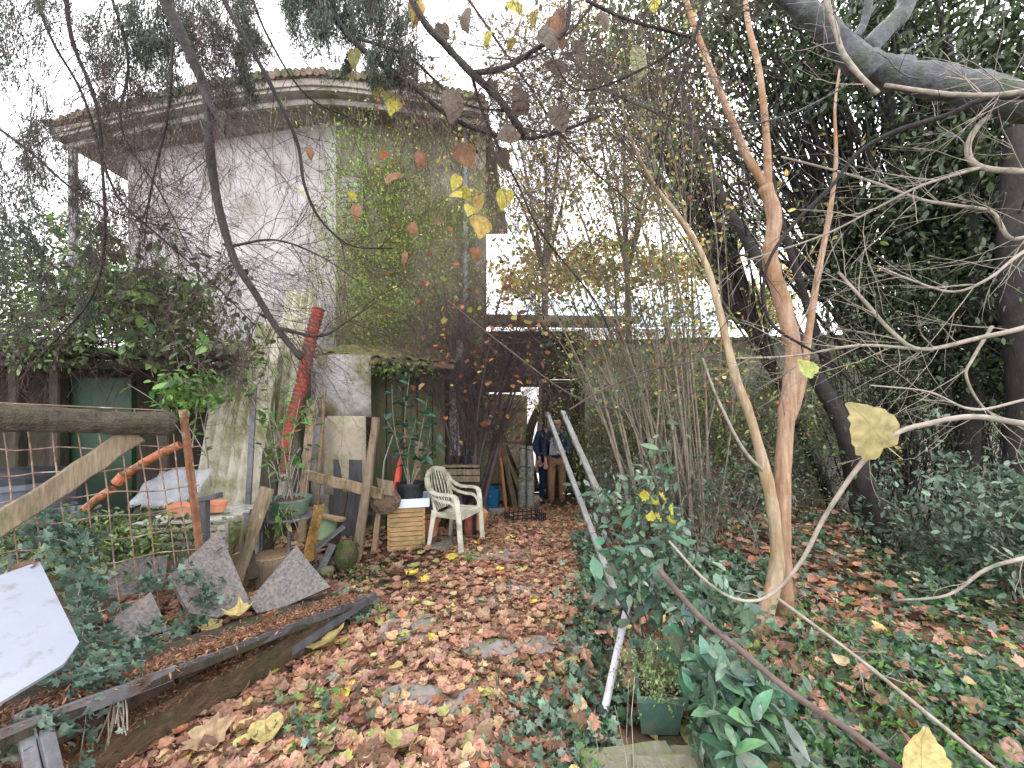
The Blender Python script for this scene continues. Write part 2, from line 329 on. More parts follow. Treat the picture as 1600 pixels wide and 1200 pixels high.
M = dict(
    leaf=leafmat('leaf_scatter'), leafo=leafmat('leaf_single', 'object'), dry=leafmat('dry_leaf_scatter', 'attr', .6, .2, .3),
    dryo=leafmat('dry_leaf_single', 'object', .6, .2, .3), gloss=leafmat('glossy_leaf_scatter', 'attr', .3, .25, .5), glosso=leafmat('glossy_leaf_single', 'object', .34, .25, .5, .2),
    needle=leafmat('needle', 'attr', .6, .2, .3),
    soil=mat('soil', (.045, .028, .018), (.12, .07, .045), 9, .9, .8, c3=(.06, .07, .035), s3=2, t3=.6, bd=.02),
    slab=mat('paving', (.17, .155, .145), (.26, .24, .23), 10, .6, .3, c3=(.10, .12, .05), s3=4, t3=.52),
    plaster=mat('plaster', (.30, .28, .27), (.47, .45, .445), 1.8, .9, .35, c3=(.25, .23, .20), s3=1.3, t3=.55, fine=40, stretch=(1, 1, .35)),
    plaster2=mat('stained_plaster', (.17, .155, .13), (.32, .29, .245), 2.5, .9, .4, c3=(.14, .15, .07), s3=1.8, t3=.52, fine=50),
    soffit=mat('soffit', (.17, .155, .135), (.34, .31, .275), 5, .8, .4, (1, 6, 1), c3=(.12, .11, .08), s3=2), fascia=mat('fascia', (.19, .155, .13), (.38, .345, .30), 5, .8, .4, (1, 1, 4), c3=(.12, .11, .08), s3=3),
    tile=mat('roof_tile', (.10, .07, .05), (.24, .18, .14), 12, .85, .6, c3=(.09, .10, .05), s3=5, t3=.5),
    oldwood=mat('weathered_wood', (.10, .075, .05), (.27, .21, .14), 5, .85, .8, (6, 6, .8), c3=(.09, .10, .04), s3=4, t3=.6),
    logwood=mat('rotting_log', (.03, .025, .02), (.14, .115, .085), 6, .9, 1, (.6, 7, 7), c3=(.08, .08, .04), s3=5, t3=.56, bd=.03),
    tanwood=mat('pale_wood', (.20, .135, .08), (.40, .29, .18), 5, .8, .8, (7, 7, .8), c3=(.09, .08, .045), s3=5, t3=.56),
    crate=mat('crate_wood', (.28, .17, .075), (.48, .32, .16), 5, .75, .5, (1, 8, 8), c3=(.18, .17, .06), s3=7, t3=.56),
    darkwood=mat('dark_wood', (.02, .017, .013), (.065, .05, .037), 6, .85, .8, (6, 6, .8), c3=(.04, .05, .02), s3=3, t3=.55),
    felt=mat('roofing_felt', (.045, .045, .05), (.10, .10, .11), 14, .8, .5, (1, 1, .3)),
    rust=mat('rust', (.13, .055, .03), (.27, .13, .075), 22, .85, .5, c3=(.40, .33, .24), s3=18, t3=.62),
    wire=mat('rusty_wire', (.10, .05, .035), (.26, .17, .12), 16, .7, .3, c3=(.42, .37, .31), s3=12, t3=.58),
    steel=mat('grey_steel', (.10, .105, .115), (.20, .205, .22), 10, .5, .3, metal=.3, c3=(.10, .06, .045), s3=6, t3=.58),
    zinc=mat('galvanised_pole', (.17, .175, .175), (.27, .275, .275), 10, .5, .2, metal=.2, c3=(.15, .14, .11), s3=8, t3=.56),
    pvc=mat('pale_pvc', (.42, .40, .46), (.54, .51, .57), 6, .45, .1, c3=(.30, .28, .26), s3=9, t3=.6),
    granite=mat('granite', (.04, .038, .038), (.19, .17, .16), 55, .45, .3, c3=(.20, .145, .11), s3=7, t3=.6, fine=120),
    board=mat('white_board', (.20, .22, .26), (.25, .27, .31), 2.5, .45, .1, c3=(.15, .14, .13), s3=12, t3=.62),
    moss=mat('moss', (.035, .05, .015), (.10, .13, .04), 25, .95, 1, bd=.02, c3=(.09,.07,.05), s3=12), stone=mat('stone', (.09, .08, .065), (.22, .195, .16), 10, .9, .9, c3=(.09, .11, .04), s3=6, t3=.5),
    concrete=mat('concrete_block', (.025, .022, .018), (.07, .055, .045), 10, .9, .9, c3=(.08, .045, .03), s3=5, t3=.5),
    corr=mat('corrugated_sheet', (.34, .32, .24), (.60, .57, .48), 3, .7, .4, (6, 6, .5), c3=(.19, .20, .08), s3=2.2, t3=.5),
    cement=mat('fibre_cement', (.28, .265, .26), (.46, .44, .45), 4, .8, .4, c3=(.15, .14, .07), s3=2.6, t3=.52),
    redpipe=mat('red_corrugated_pipe', (.24, .035, .025), (.38, .075, .05), 8, .7, .2, c3=(.15, .09, .06), s3=6, t3=.52),
    orange=mat('orange_plastic', (.26, .08, .035), (.42, .14, .06), 8, .6, .3, c3=(.09, .06, .03), s3=12, t3=.5),
    red=mat('red_plastic', (.55, .06, .04), (.68, .11, .07), 8, .5, .2),
    terra=mat('terracotta', (.44, .17, .09), (.58, .27, .15), 12, .8, .3, c3=(.4, .32, .25), s3=9, t3=.64),
    white=mat('dirty_white_paint', (.34, .33, .30), (.50, .49, .45), 10, .6, .4, c3=(.15, .135, .11), s3=9, t3=.54),
    chair=mat('dirty_white_plastic', (.46, .45, .36), (.62, .61, .51), 7, .5, .2, c3=(.25, .24, .16), s3=6, t3=.53),
    black=mat('black_plastic', (.012, .014, .018), (.035, .038, .045), 8, .4, .1), tray=mat('pale_blue_tray', (.52, .58, .66), (.66, .72, .78), 8, .5, .1),
    blue=mat('blue_plastic', (.02, .16, .40), (.04, .24, .52), 6, .45, .1), greenp=mat('green_planter_plastic', (.05, .11, .08), (.11, .19, .145), 6, .5, .15, c3=(.18, .19, .14), s3=6, t3=.6),
    greenc=mat('dark_green_sheet', (.012, .03, .018), (.025, .055, .03), 4, .6, .2), mossp=mat('pale_green_cloth', (.16, .24, .12), (.26, .34, .2), 9, .8, .4),
    bark=mat('grey_bark', (.025, .026, .03), (.12, .125, .135), 11, .65, 1, (1, 1, 1), c3=(.04, .06, .03), s3=6, t3=.56, bd=.012),
    darkbark=mat('dark_bark', (.010, .009, .009), (.038, .032, .029), 12, .85, .9, (1, 1, .4), bd=.01),
    twig=mat('brown_twig', (.055, .038, .034), (.14, .10, .085), 20, .8, .3), redtwig=mat('reddish_twig', (.035, .02, .02), (.085, .055, .05), 20, .8, .3),
    paletwig=mat('pale_twig', (.19, .16, .13), (.36, .31, .26), 18, .8, .4, c3=(.12, .13, .09), s3=12), purple=mat('purple_twig', (.05, .038, .036), (.13, .10, .095), 18, .85, .3),
    myrtle=mat('smooth_orange_bark', (.17, .105, .065), (.43, .29, .19), 7, .6, .6, (6, 6, .7), c3=(.22, .11, .045), s3=4, t3=.54, bd=.008),
    myrtleb=mat('smooth_tan_bark', (.20, .15, .09), (.42, .34, .22), 7, .6, .6, (6, 6, .7), c3=(.25, .14, .06), s3=4, t3=.56, bd=.008),
    navy=mat('navy_cloth', (.018, .025, .055), (.04, .05, .09), 14, .8, .5), jeans=mat('dark_jeans', (.015, .025, .06), (.03, .05, .11), 20, .85, .4),
    tan=mat('tan_cloth', (.24, .14, .085), (.34, .20, .13), 20, .85, .4), skin=mat('skin', (.50, .30, .22), (.58, .36, .27), 20, .5, .1), hair=mat('dark_hair', (.012, .009, .008), (.03, .022, .018), 40, .5, .4),
    scarf=mat('grey_scarf', (.08, .08, .09), (.16, .16, .18), 30, .9, .5), bag=mat('grey_bag', (.2, .2, .24), (.34, .34, .38), 20, .7, .3),
    nest=mat('dry_straw', (.16, .11, .075), (.30, .22, .16), 20, .9, .4), house=mat('far_render', (.7, .68, .66), (.82, .8, .78), 2, .9, .1), blueroof=mat('pale_blue_roof', (.42, .55, .66), (.5, .62, .72), 3, .6, .1),
    gravel=mat('pale_road', (.42, .40, .38), (.55, .53, .50), 20, .9, .4), glass=mat('dark_glass', (.05, .06, .07), (.08, .09, .1), 3, .1, 0, spec=.6),
    debris=mat('needle_litter', (.20, .09, .05), (.38, .20, .12), 40, .95, 1, bd=.02), ochre=mat('ochre_rot', (.20, .12, .035), (.38, .23, .07), 14, .9, .8, c3=(.10, .07, .03), s3=9, t3=.55),
)
def film(name):
    m, t, b, o = _base(name); b.inputs['Base Color'].default_value = (.38, .40, .42, 1); b.inputs['Roughness'].default_value = .25
    b.inputs['Alpha'].default_value = .4; b.inputs['Specular IOR Level'].default_value = .6
    return m
M['film'] = film('clear_plastic_film')

# --- branches -----------------------------------------------------------
def spline(pts, n=6):
    p = [Vector(q) for q in pts]; p = [p[0] * 2 - p[1]] + p + [p[-1] * 2 - p[-2]]; r_ = []
    for i in range(1, len(p) - 2):
        for k in range(n):
            t = k / n; a, b, c, d = p[i - 1], p[i], p[i + 1], p[i + 2]
            r_.append(.5 * ((2 * b) + (c - a) * t + (2 * a - 5 * b + 4 * c - d) * t * t + (3 * b - a - 3 * c + d) * t ** 3))
    r_.append(p[-2].copy()); return r_
def px_line(pts):      # [(px,py,depth)...]
    return [P(*q) for q in pts]
def rnd_unit():
    while True:
        v = Vector((U(-1, 1), U(-1, 1), U(-1, 1)))
        if .01 < v.length < 1: return v.normalized()
def grow(acc, p, d, L, r0, lvl, nseg=6, wander=.18, bend=(0, 0, 0), nch=(4, 3), ang=.7, clen=.5, rtip=.35, tips=None):
    """random twig: appends (points, radii) to acc, recursing lvl times"""
    pts = [p.copy()]; q = p.copy(); d = d.normalized(); st = L / nseg; bend = Vector(bend)
    for i in range(nseg):
        d = (d + rnd_unit() * wander + bend * st).normalized(); q = q + d * st; pts.append(q.copy())
    rs = [r0 * (1 - (1 - rtip) * i / nseg) for i in range(nseg + 1)]
    acc.append((pts, rs))
    if tips is not None: tips.append((pts, lvl))
    if lvl > 0:
        n = nch[0] if isinstance(nch, tuple) else nch
        for k in range(n):
            f = U(.2, .98); i = min(nseg - 1, int(f * nseg)); pp = pts[i].lerp(pts[i + 1], f * nseg - i)
            dd = (pts[i + 1] - pts[i]).normalized(); side = dd.cross(rnd_unit()).normalized()
            nd = (dd * math.cos(ang * U(.6, 1.3)) + side * math.sin(ang * U(.6, 1.3)))
            grow(acc, pp, nd, L * clen * U(.6, 1.2), rs[i] * .6, lvl - 1, max(3, nseg - 1), wander, bend, nch[1:] if isinstance(nch, tuple) and len(nch) > 1 else nch, ang, clen, rtip, tips)
def tubes(acc, sides=None, rmin=.0008):
    """vectorised tubes for many polylines -> V, F"""
    groups = {}
    for (pts, rs) in acc:
        s = sides or (3 if rs[0] < .005 else 5 if rs[0] < .012 else 8)
        groups.setdefault((len(pts), s), []).append((pts, rs))
    Vs, Fs, off = [], [], 0
    for (n, s), g in groups.items():
        Pn = np.array([[tuple(p) for p in pts] for (pts, _) in g]); Rn = np.maximum(np.array([rs for (_, rs) in g]), rmin)
        T = np.gradient(Pn, axis=1); T /= np.linalg.norm(T, axis=2, keepdims=True) + 1e-9
        mt = T.mean(1); ref = np.where(np.abs(mt[:, 2:3]) < .7, np.array([[0, 0, 1.]]), np.array([[1., 0, 0]]))
        A = np.cross(T, ref[:, None, :]); A /= np.linalg.norm(A, axis=2, keepdims=True) + 1e-9
        B = np.cross(A, T); q = np.arange(s) * 2 * np.pi / s
        V = Pn[:, :, None, :] + Rn[:, :, None, None] * (A[:, :, None, :] * np.cos(q)[None, None, :, None] + B[:, :, None, :] * np.sin(q)[None, None, :, None])
        i = np.arange(n - 1)[:, None] * s; j = np.arange(s)[None]; j2 = (j + 1) % s
        f = np.stack([i + j, i + j2, i + s + j2, i + s + j], -1).reshape(-1, 4)
        Fs.append((f[None] + (np.arange(len(g)) * n * s)[:, None, None] + off).reshape(-1, 4)); Vs.append(V.reshape(-1, 3)); off += len(g) * n * s
    return np.concatenate(Vs), np.concatenate(Fs)
def twigmesh(name, acc, m, parent=None, base=None, sides=None, rmin=.0008):
    V, Fq = tubes(acc, sides, rmin); o = bulk(name, V, Fq, m, parent, base, smooth=True)
    if parent is not None: o['kind'] = 'stuff'
    return o
def limb(name, pts, r0, r1, m, parent=None, base=None, n=10, wob=.12, sub=6):
    """one solid limb, with swellings"""
    s = spline(pts, sub); k = len(s); rs = []
    sd = U(0, 99)
    for i in range(k):
        t = i / (k - 1); rs.append((r0 + (r1 - r0) * t) * (1 + wob * noise.noise(Vector((i * .6, sd, 0)))))
    mb = MB(); mb.tube(s, rs, n); return mb.make(name, m, parent, base, True), s, rs
def sidetwigs(acc, s, rs, n, L, lvl=1, ang=.9, bend=(0, 0, 0), wander=.2, nch=(4, 3), rmax=.004, f0=.1, tips=None, clen=.5, nseg=6, pref=None):
    for _ in range(n):
        f = U(f0, 1) * (len(s) - 1.001); i = int(f); p = s[i].lerp(s[i + 1], f - i); dd = (s[i + 1] - s[i]).normalized()
        side = dd.cross(rnd_unit()).normalized()
        if pref is not None and side.dot(Vector(pref)) < 0: side = -side
        d = dd * math.cos(ang) + side * math.sin(ang)
        grow(acc, p, d, L * U(.5, 1.3), min(rs[i] * .6, rmax) * U(.6, 1), lvl, nseg, wander, bend, nch, .7, clen, .4, tips)
def tip_points(tips, n, lv=0, jit=.0):
    tt = [t for t in tips if t[1] <= lv]
    r_ = []
    for _ in range(n):
        pts, l = R.choice(tt); f = U(.15, 1) * (len(pts) - 1.001); i = int(f); p = pts[i].lerp(pts[i + 1], f - i)
        r_.append((p.x + R.gauss(0, jit), p.y + R.gauss(0, jit), p.z + R.gauss(0, jit)))
    return np.array(r_)
LM = {}
def leafmesh(kind, i, m):
    key = (kind, i, m.name)
    if key not in LM:
        tv, tf = {'lobed': LOBED, 'heart': HEART, 'bigheart': BIGH, 'ivy': IVY, 'ell': ELL}[kind][i]
        me = bpy.data.meshes.new('leaf'); me.from_pydata(tv, [], tf); me.polygons.foreach_set('use_smooth', [True] * len(tf)); me.materials.append(m); me.update(); LM[key] = me
    return LM[key]
KN = dict(bigheart=3, lobed=4, heart=3, ivy=3, ell=3)
def put_leaf(kind, m, loc, rot, size, col, parent=None, name='leaf', wid=1.0):
    o = bpy.data.objects.new(name, leafmesh(kind, R.randrange(KN[kind]), m)); COL.objects.link(o)
    loc = Vector(loc)
    if parent is not None: o.parent = parent; loc = loc - ORG[parent.name]
    o.location = loc; o.rotation_euler = rot; o.scale = (size * wid, size, size); o.color = (*col, 1)
    return o
def leaf_rot(yaw=None, pitch=None, roll=None):
    return Euler((pitch if pitch is not None else R.gauss(-.3, .5), roll if roll is not None else R.gauss(0, .5), yaw if yaw is not None else U(0, 6.28)), 'XYZ')
def aim(d, roll=0.0, tilt=0.0):
    """Euler that points leaf +Y along d, face roughly up"""
    d = Vector(d).normalized(); up = Vector((0, 0, 1)) if abs(d.z) < .95 else Vector((1, 0, 0))
    x = d.cross(up).normalized(); z = x.cross(d)
    m_ = Matrix((x, d, z)).transposed() @ Matrix.Rotation(roll, 3, 'Y'); return m_.to_euler()
# ------------------------------------------------------------------ ground, path, road
def axis(a, b, fine_a, fine_b, f, c):
    r_ = []; x = a
    while x < b: r_.append(x); x += f if fine_a <= x <= fine_b else c
    return np.array(r_ + [b])
def gridmesh(name, xs, ys, zf, m):
    X, Y = np.meshgrid(xs, ys); Z = np.array([[zf(x, y) for x in xs] for y in ys])
    V = np.stack([X, Y, Z], -1).reshape(-1, 3); nx, ny = len(xs), len(ys)
    i, j = np.meshgrid(np.arange(nx - 1), np.arange(ny - 1)); a = (j * nx + i).ravel()
    return bulk(name, V, np.stack([a, a + 1, a + nx + 1, a + nx], -1), m, smooth=True)
g = gridmesh('ground', axis(-30, 30, -4, 7, .09, 1.5), axis(-3, 60, .4, 8, .09, 1.5), gz, M['soil'])
tag(g, 'dark damp garden soil under leaves and ivy', kind='structure')
def path_l(y): return -1.63 + (y - 1.2) * .482 if y < 2.9 else -.81 + min(.19, (y - 2.9) * .6) + max(0, y - 3.2) * .10
def path_r(y): return .22 + (y - 1.2) * .22 if y < 3.2 else .66 + (y - 3.2) * .12
def pathmesh():
    V, Fq = [], []; ny, nx = 110, 26
    for j in range(ny):
        y = .5 + 7.0 * j / (ny - 1)
        l, r_ = path_l(y) + .06 * noise.noise(Vector((y * 3, 0, 5))), path_r(y) + .08 * noise.noise(Vector((y * 3, 9, 5)))
        for i in range(nx):
            x = l + (r_ - l) * i / (nx - 1); e = 0 if 0 < i < nx - 1 else -.02
            V.append((x, y, gz(x, y) + .012 + e))
    for j in range(ny - 1):
        for i in range(nx - 1):
            a = j * nx + i; Fq.append((a, a + 1, a + nx + 1, a + nx))
    return bulk('path', np.array(V), np.array(Fq), mat('trodden_path', (.07, .04, .028), (.17, .10, .07), 12, .9, .7, c3=(.09, .085, .05), s3=3, t3=.56, bd=.015), smooth=True)
path = pathmesh(); tag(path, 'leaf strewn garden path leading to the far gate', kind='structure')
for (px, py, w_, h_) in ((815, 922, .4, .26), (838, 1012, .26, .2), (765, 1018, .32, .2), (706, 1100, .28, .24), (640, 1095, .3, .2), (690, 850, .55, .4), (745, 868, .5, .36), (770, 940, .3, .3), (640, 985, .45, .3), (800, 870, .5, .34)):
    c = G(px, py); pts = []
    for k in range(9):
        a = 2 * math.pi * k / 9; x, y = c.x + w_ / 2 * math.cos(a) * U(.8, 1.1), c.y + h_ / 2 * math.sin(a) * U(.8, 1.1)
        pts.append(Vector((x, y, c.z + .006)))
    MB().slab(pts, .022, (0, 0, 1)).make('paving_slab', M['slab'], path)
ORG[path.name] = Vector((0, 0, 0))
rd = MB().add([(-8, 8.3, -.425), (12, 8.3, -.425), (12, 40, -.425), (-8, 40, -.425)], [(0, 1, 2, 3)]).make('road', M['gravel'])
rd.location.z += .03; tag(rd, 'pale lane outside the gate', kind='structure')

# ------------------------------------------------------------------ tall old building
C_, L_, R_ = Vector((-2.66, 5.8, 0)), Vector((-6.5, 6.5, 0)), Vector((-.42, 6.1, 0))
bld = thing('old_building', (C_.x, C_.y, -.5), 'tall old plastered building with deep curved eaves, vines on its darker half', 'building')
def wallbox(a, b, z0, z1, t, name, m, parent, seg=24, amp=.012):
    a, b = Vector(a), Vector(b); d = (b - a); n = Vector((-d.y, d.x, 0)).normalized()
    if n.y < 0: n = -n
    mb = MB(); nz = 16; vs_ = []
    for j in range(nz + 1):
        for i in range(seg + 1):
            p = a + d * (i / seg); p.z = z0 + (z1 - z0) * j / nz
            e = 0 if i in (0, seg) else amp * noise.noise(Vector((p.x * .9, p.z * .9, 7)))
            vs_.append(p + n * e)
    fs_ = [(j * (seg + 1) + i, j * (seg + 1) + i + 1, (j + 1) * (seg + 1) + i + 1, (j + 1) * (seg + 1) + i) for j in range(nz) for i in range(seg)]
    mb.add(vs_, fs_)
    bk = [a + n * t, b + n * t]; mb.slab([Vector((a.x, a.y, z0)) + n * .03, Vector((b.x, b.y, z0)) + n * .03, Vector((b.x, b.y, z0)) + n * t, Vector((a.x, a.y, z0)) + n * t], z1 - z0, (0, 0, 1))
    return mb.make(name, m, parent)
wallbox(L_, C_ - Vector((.001, 0, 0)), -.6, 5.74, .3, 'wall', M['plaster'], bld, 40)
wallbox(C_ + Vector((.001, 0, 0)), R_, -.6, 5.74, .3, 'wall', M['plaster2'], bld, 30)
wallbox(R_ + Vector((-.31, .33, 0)), R_ + Vector((-.7, 4, 0)), -.6, 5.74, .3, 'wall', M['plaster2'], bld, 10)
wallbox(L_ + Vector((.31, .33, 0)), L_ + Vector((1.1, 4, 0)), -.6, 5.74, .3, 'wall', M['plaster'], bld, 10)
# eave line as a gentle curve
ev = spline([(-7.35, 6.15, 0), (-5.6, 5.72, 0), (-4.0, 5.38, 0), (-2.7, 5.22, 0), (-1.5, 5.38, 0), (-.35, 5.65, 0)], 7)
foot = ev + [Vector((-.1, 9.5, 0)), Vector((-7.2, 9.8, 0))]
MB().slab([Vector((p.x, p.y, 5.745)) for p in foot], .05, (0, 0, 1)).make('soffit', M['soffit'], bld)
inner = [p + Vector((0, .16, 0)) for p in ev]
MB().tube([Vector((p.x, p.y, 5.70)) for p in inner], .045, 6).make('moulding', M['soffit'], bld)
for i in range(0, len(ev) - 1, 3):
    a, b = ev[i], ev[min(i + 3, len(ev) - 1)]
    MB().beam(Vector((a.x, a.y - .02, 5.845)), Vector((b.x, b.y - .02, 5.845)), .03, .11, 3, .004).make('fascia_board', M['fascia'], bld)
rfv = [Vector((p.x, p.y - .05, 5.905)) for p in ev]; top = [Vector((p.x * .6 - 1.4, 8.2, 6.75)) for p in ev]
mb = MB(); n_ = len(ev); mb.add(rfv + top + [v - Vector((0, 0, .03)) for v in rfv] + [v - Vector((0, 0, .03)) for v in top],
    [(i, i + 1, n_ + i + 1, n_ + i) for i in range(n_ - 1)] + [(2 * n_ + i, 3 * n_ + i, 3 * n_ + i + 1, 2 * n_ + i + 1) for i in range(n_ - 1)] + [(i, 2 * n_ + i, 2 * n_ + i + 1, i + 1) for i in range(n_ - 1)])
roof = mb.make('roof', M['tile'], bld)
for i in range(n_ - 1):                    # eave tiles
    for k in (0, .5):
        p = ev[i].lerp(ev[i + 1], k); a = Vector((p.x, p.y - .1 + U(-.02, .02), 5.915 + U(-.008, .008))); b = a + Vector((U(-.01, .01), .4, .14))
        MB().tube([a, b], [.05, .045], 8, True).make('roof_tile', M['tile'], roof)
MB().tube([Vector((-7.2, 6.3, z)) for z in (-.5, 2, 4, 5.72)], .06, 10).make('downpipe', M['zinc'], bld)
MB().tube([Vector((-.72, 5.95, z)) for z in (-.4, 2, 4, 5.72)], .045, 10).make('downpipe', M['zinc'], bld)
sh = thing_sh = MB().box(P(549, 325, 5.76) + Vector((0, .03, 0)), (.34, .05, .95)).make('shutter', M['fascia'], bld)
for k in range(12):
    MB().box(P(549, 325, 5.76) + Vector((0, -.012, -.42 + k * .076)), (.28, .02, .05), Matrix.Rotation(.5, 3, 'X')).make('slat', M['cement'], sh)
# cracks / panel joints: shallow recessed lines read as thin dark strips of shadow
# ------------------------------------------------------------------ boundary wall, far house, gate
W0, W1 = Vector((1.36, 7.75, 0)), Vector((9.6, 6.7, 0))
bw = thing('garden_wall', (3, 7.5, -.5), 'mossy grey rendered boundary wall behind the trees on the right', 'wall')
wallbox(W0, W1, -.6, 2.72, .25, 'wall_face', mat('mossy_render', (.20, .20, .17), (.34, .34, .30), 3, .9, .4, c3=(.11, .13, .06), s3=1.2, t3=.5), bw, 30)
d_ = (W1 - W0); L2 = d_.length; u_ = d_.normalized(); cop = None
for i in range(18):
    a = W0 + u_ * (i * L2 / 18 + .004); b = W0 + u_ * ((i + 1) * L2 / 18 - .004)
    z = 2.755 + U(-.008, .008)
    mb = MB().beam(Vector((a.x, a.y + .12, z)), Vector((b.x, b.y + .12, z)), .36, .07, 2, .006)
    mb.make('coping_stone', M['stone'], bw)
fh = thing('house', (7, 19, -.5), 'far pale house with a light blue roof beyond the gate', 'house')
MB().box((5.3, 21, 2.4), (9.6, 5, 5.8)).make('wall', M['house'], fh)
MB().slab([(0.2, 18.2, 5.3), (10.4, 18.2, 5.3), (9.6, 21, 7.3), (1, 21, 7.3)], .12).make('roof', M['blueroof'], fh)
for k in range(4):
    fr = MB().box((2 + k * 2.2, 18.47, 3.6), (.95, .06, 1.3)).make('window', M['white'], fh)
    MB().box((2 + k * 2.2, 18.42, 3.6), (.8, .04, 1.15)).make('pane', M['glass'], fr)
gt = thing('gate_shelter', (.4, 7.7, -.45), 'dark lean-to roof and frame over the gateway at the path end', 'shelter')
MB().slab([(-.75, 6.95, 3.08), (2.3, 6.95, 3.04), (2.3, 9.0, 3.3), (-.75, 9.0, 3.34)], .05, (0, 0, 1)).make('roof', M['darkwood'], gt)
MB().beam((-.75, 6.94, 3.05), (2.3, 6.94, 3.01), .05, .13, 8, .006).make('beam', M['oldwood'], gt)
for x in (-.62, 1.4, 2.2):
    MB().beam((x, 7.78, -.5), (x, 7.78, 3.0), .13, .13, 6, .004).make('post', M['darkwood'], gt)
for k in range(11):
    x = -.58 + k * .19
    if 4 <= k <= 5: z0 = 1.86
    elif k < 4: z0 = 1.75
    else: z0 = 2.02
    MB().box((x + .09, 7.85 + U(-.01, .01), (z0 + 3.0) / 2), (.196, .03, 3.0 - z0), None, .003).make('plank', M['darkwood'], gt)
# open dark leaf and side boards right of the gap
for k in range(4):
    x = .62 + k * .19
    MB().box((x + .09, 7.9 + U(-.008, .008), .72), (.198, .035, 2.58), None, .004).make('plank', M['darkwood'], gt)
g2 = thing('plank_gate', (-.15, 7.72, -.42), 'closed pale plank gate leaf with wire across it, left of the bright gap', 'gate')
for k in range(7):
    x = -.55 + k * .122
    MB().box((x + .06, 7.72 + U(-.008, .008), .62 + U(-.02, .02)), (.12, .025, 2.16 + U(-.05, .05)), None, .003).make('plank', mat('gate_plank', (.28, .22, .13), (.46, .38, .24), 6, .85, .4, (5, 5, .6), c3=(.2, .2, .1)) if k == 0 else bpy.data.materials['gate_plank'], g2)
for z in (-.1, .75, 1.4):
    MB().beam((-.56, 7.695, z), (.29, 7.695, z), .02, .05, 4, .002).make('rail', M['rust'], g2)
bd = MB().slab(on_plane([(820, 770), (822, 668), (834, 640), (843, 632), (845, 644), (836, 668), (832, 690), (834, 722), (845, 768)], Vector((0, 7.62, 0)), Vector((0, 1, 0))), .02).make('broken_board', M['darkwood'], None, (.3, 7.62, -.45))
tag(bd, 'dark torn board standing in the bright gap of the gateway', 'board')

# ------------------------------------------------------------------ garden shed on the left, behind the mesh fence
sd_ = thing('garden_shed', (-4.3, 4.2, 0), 'low open shed roofed with brushwood behind the log rail', 'shed')
MB().slab([(-8.2, 3.75, 2.0), (-3.25, 3.75, 1.92), (-3.25, 5.3, 2.05), (-8.2, 5.3, 2.12)], .06, (0, 0, 1)).make('roof', M['darkwood'], sd_)
MB().box((-5.9, 5.2, 1.0), (5.4, .06, 2.0)).make('back_wall', M['darkwood'], sd_)
for px in (28, 92, 262):
    MB().beam(P(px, 560, 3.85) - Vector((0, 0, 1.9)), P(px, 560, 3.85), .10, .1, 6, .006).make('post', M['darkwood'], sd_)
MB().beam(P(-40, 566, 3.8), P(275, 572, 3.8), .05, .08, 6, .006).make('beam', M['darkwood'], sd_)
acc = []
for _ in range(950):
    p = Vector((U(-7, -3.1), U(3.6, 4.6), U(1.88, 2.2))); grow(acc, p, Vector((U(-1, 1), U(-.6, .3), U(-.35, .2))), U(.3, .9), U(.002, .006), 1, 5, .2, (0, 0, -.5), (2,))
b_ = twigmesh('brushwood', acc, M['redtwig'], sd_); b_['kind'] = 'stuff'
q = P(155, 640, 3.95)
gc = MB().box((q.x, q.y, .85), (.72, .05, 1.75), None, .004).make('green_sheet', M['greenc'], None, (q.x, q.y, 0)); tag(gc, 'dark green sheet standing in the shed opening behind the log rail', 'sheet')
gb = thing('storage_bin', (P(35, 800, 3.3).x, 3.3, 0), 'dark blue grey plastic bin behind the rusty wire fence', 'bin')
q = P(35, 735, 3.3)
MB().lathe((q.x, q.y, 0.05), [(.30, 0), (.36, .7), (.385, .7), (.385, .76), (.35, .76), (.33, .1)], 20).make('body', mat('blue_grey_plastic', (.09, .10, .13), (.15, .17, .2), 4, .5, .1), gb, smooth=False)
MB().lathe((q.x, q.y, .82), [(.39, -.02), (.39, .03), (.2, .07), (0.01, .08)], 20).make('lid', M['black'], gb)
pp = MB().lathe(P(112, 825, 2.9), [(.11, -.14), (.15, .1), (.16, .1), (.16, .14), (.13, .14), (.1, -.1)], 18).make('pot', M['steel'], None, P(112, 850, 2.9)); tag(pp, 'grey round pot lying in the weeds behind the fence', 'pot')

# orange pipe lengths and film among the weeds
orp = thing('orange_pipe', P(150, 790, 2.9), 'faded orange plastic pipe slanting up through the weeds behind the fence', 'pipe')
for a, b in (((134, 796, 2.85), (176, 764, 2.88)), ((187, 750, 2.9), (222, 726, 2.92)), ((222, 725, 2.93), (282, 695, 3.0))):
    MB().tube([P(*a), P(*a).lerp(P(*b), .5) + Vector((0, 0, .01)), P(*b)], .032, 12).make('pipe_length', M['orange'], orp)
MB().tube([P(184, 755, 2.88), P(196, 742, 2.89)], .042, 12).make('coupling', M['orange'], orp)
fl = MB().sheet(P(200, 795, 2.8), P(290, 790, 2.88) - P(200, 795, 2.8), P(262, 735, 2.98) - P(215, 795, 2.8), 10, 8, lambda u, v: .035 * math.sin(u * 9 + v * 4) + .02 * math.sin(v * 13), .001).make('plastic_sheet', M['film'], None, P(250, 795, 2.85), True)
tag(fl, 'crumpled clear plastic sheet draped beside the terracotta planter', 'plastic sheet')

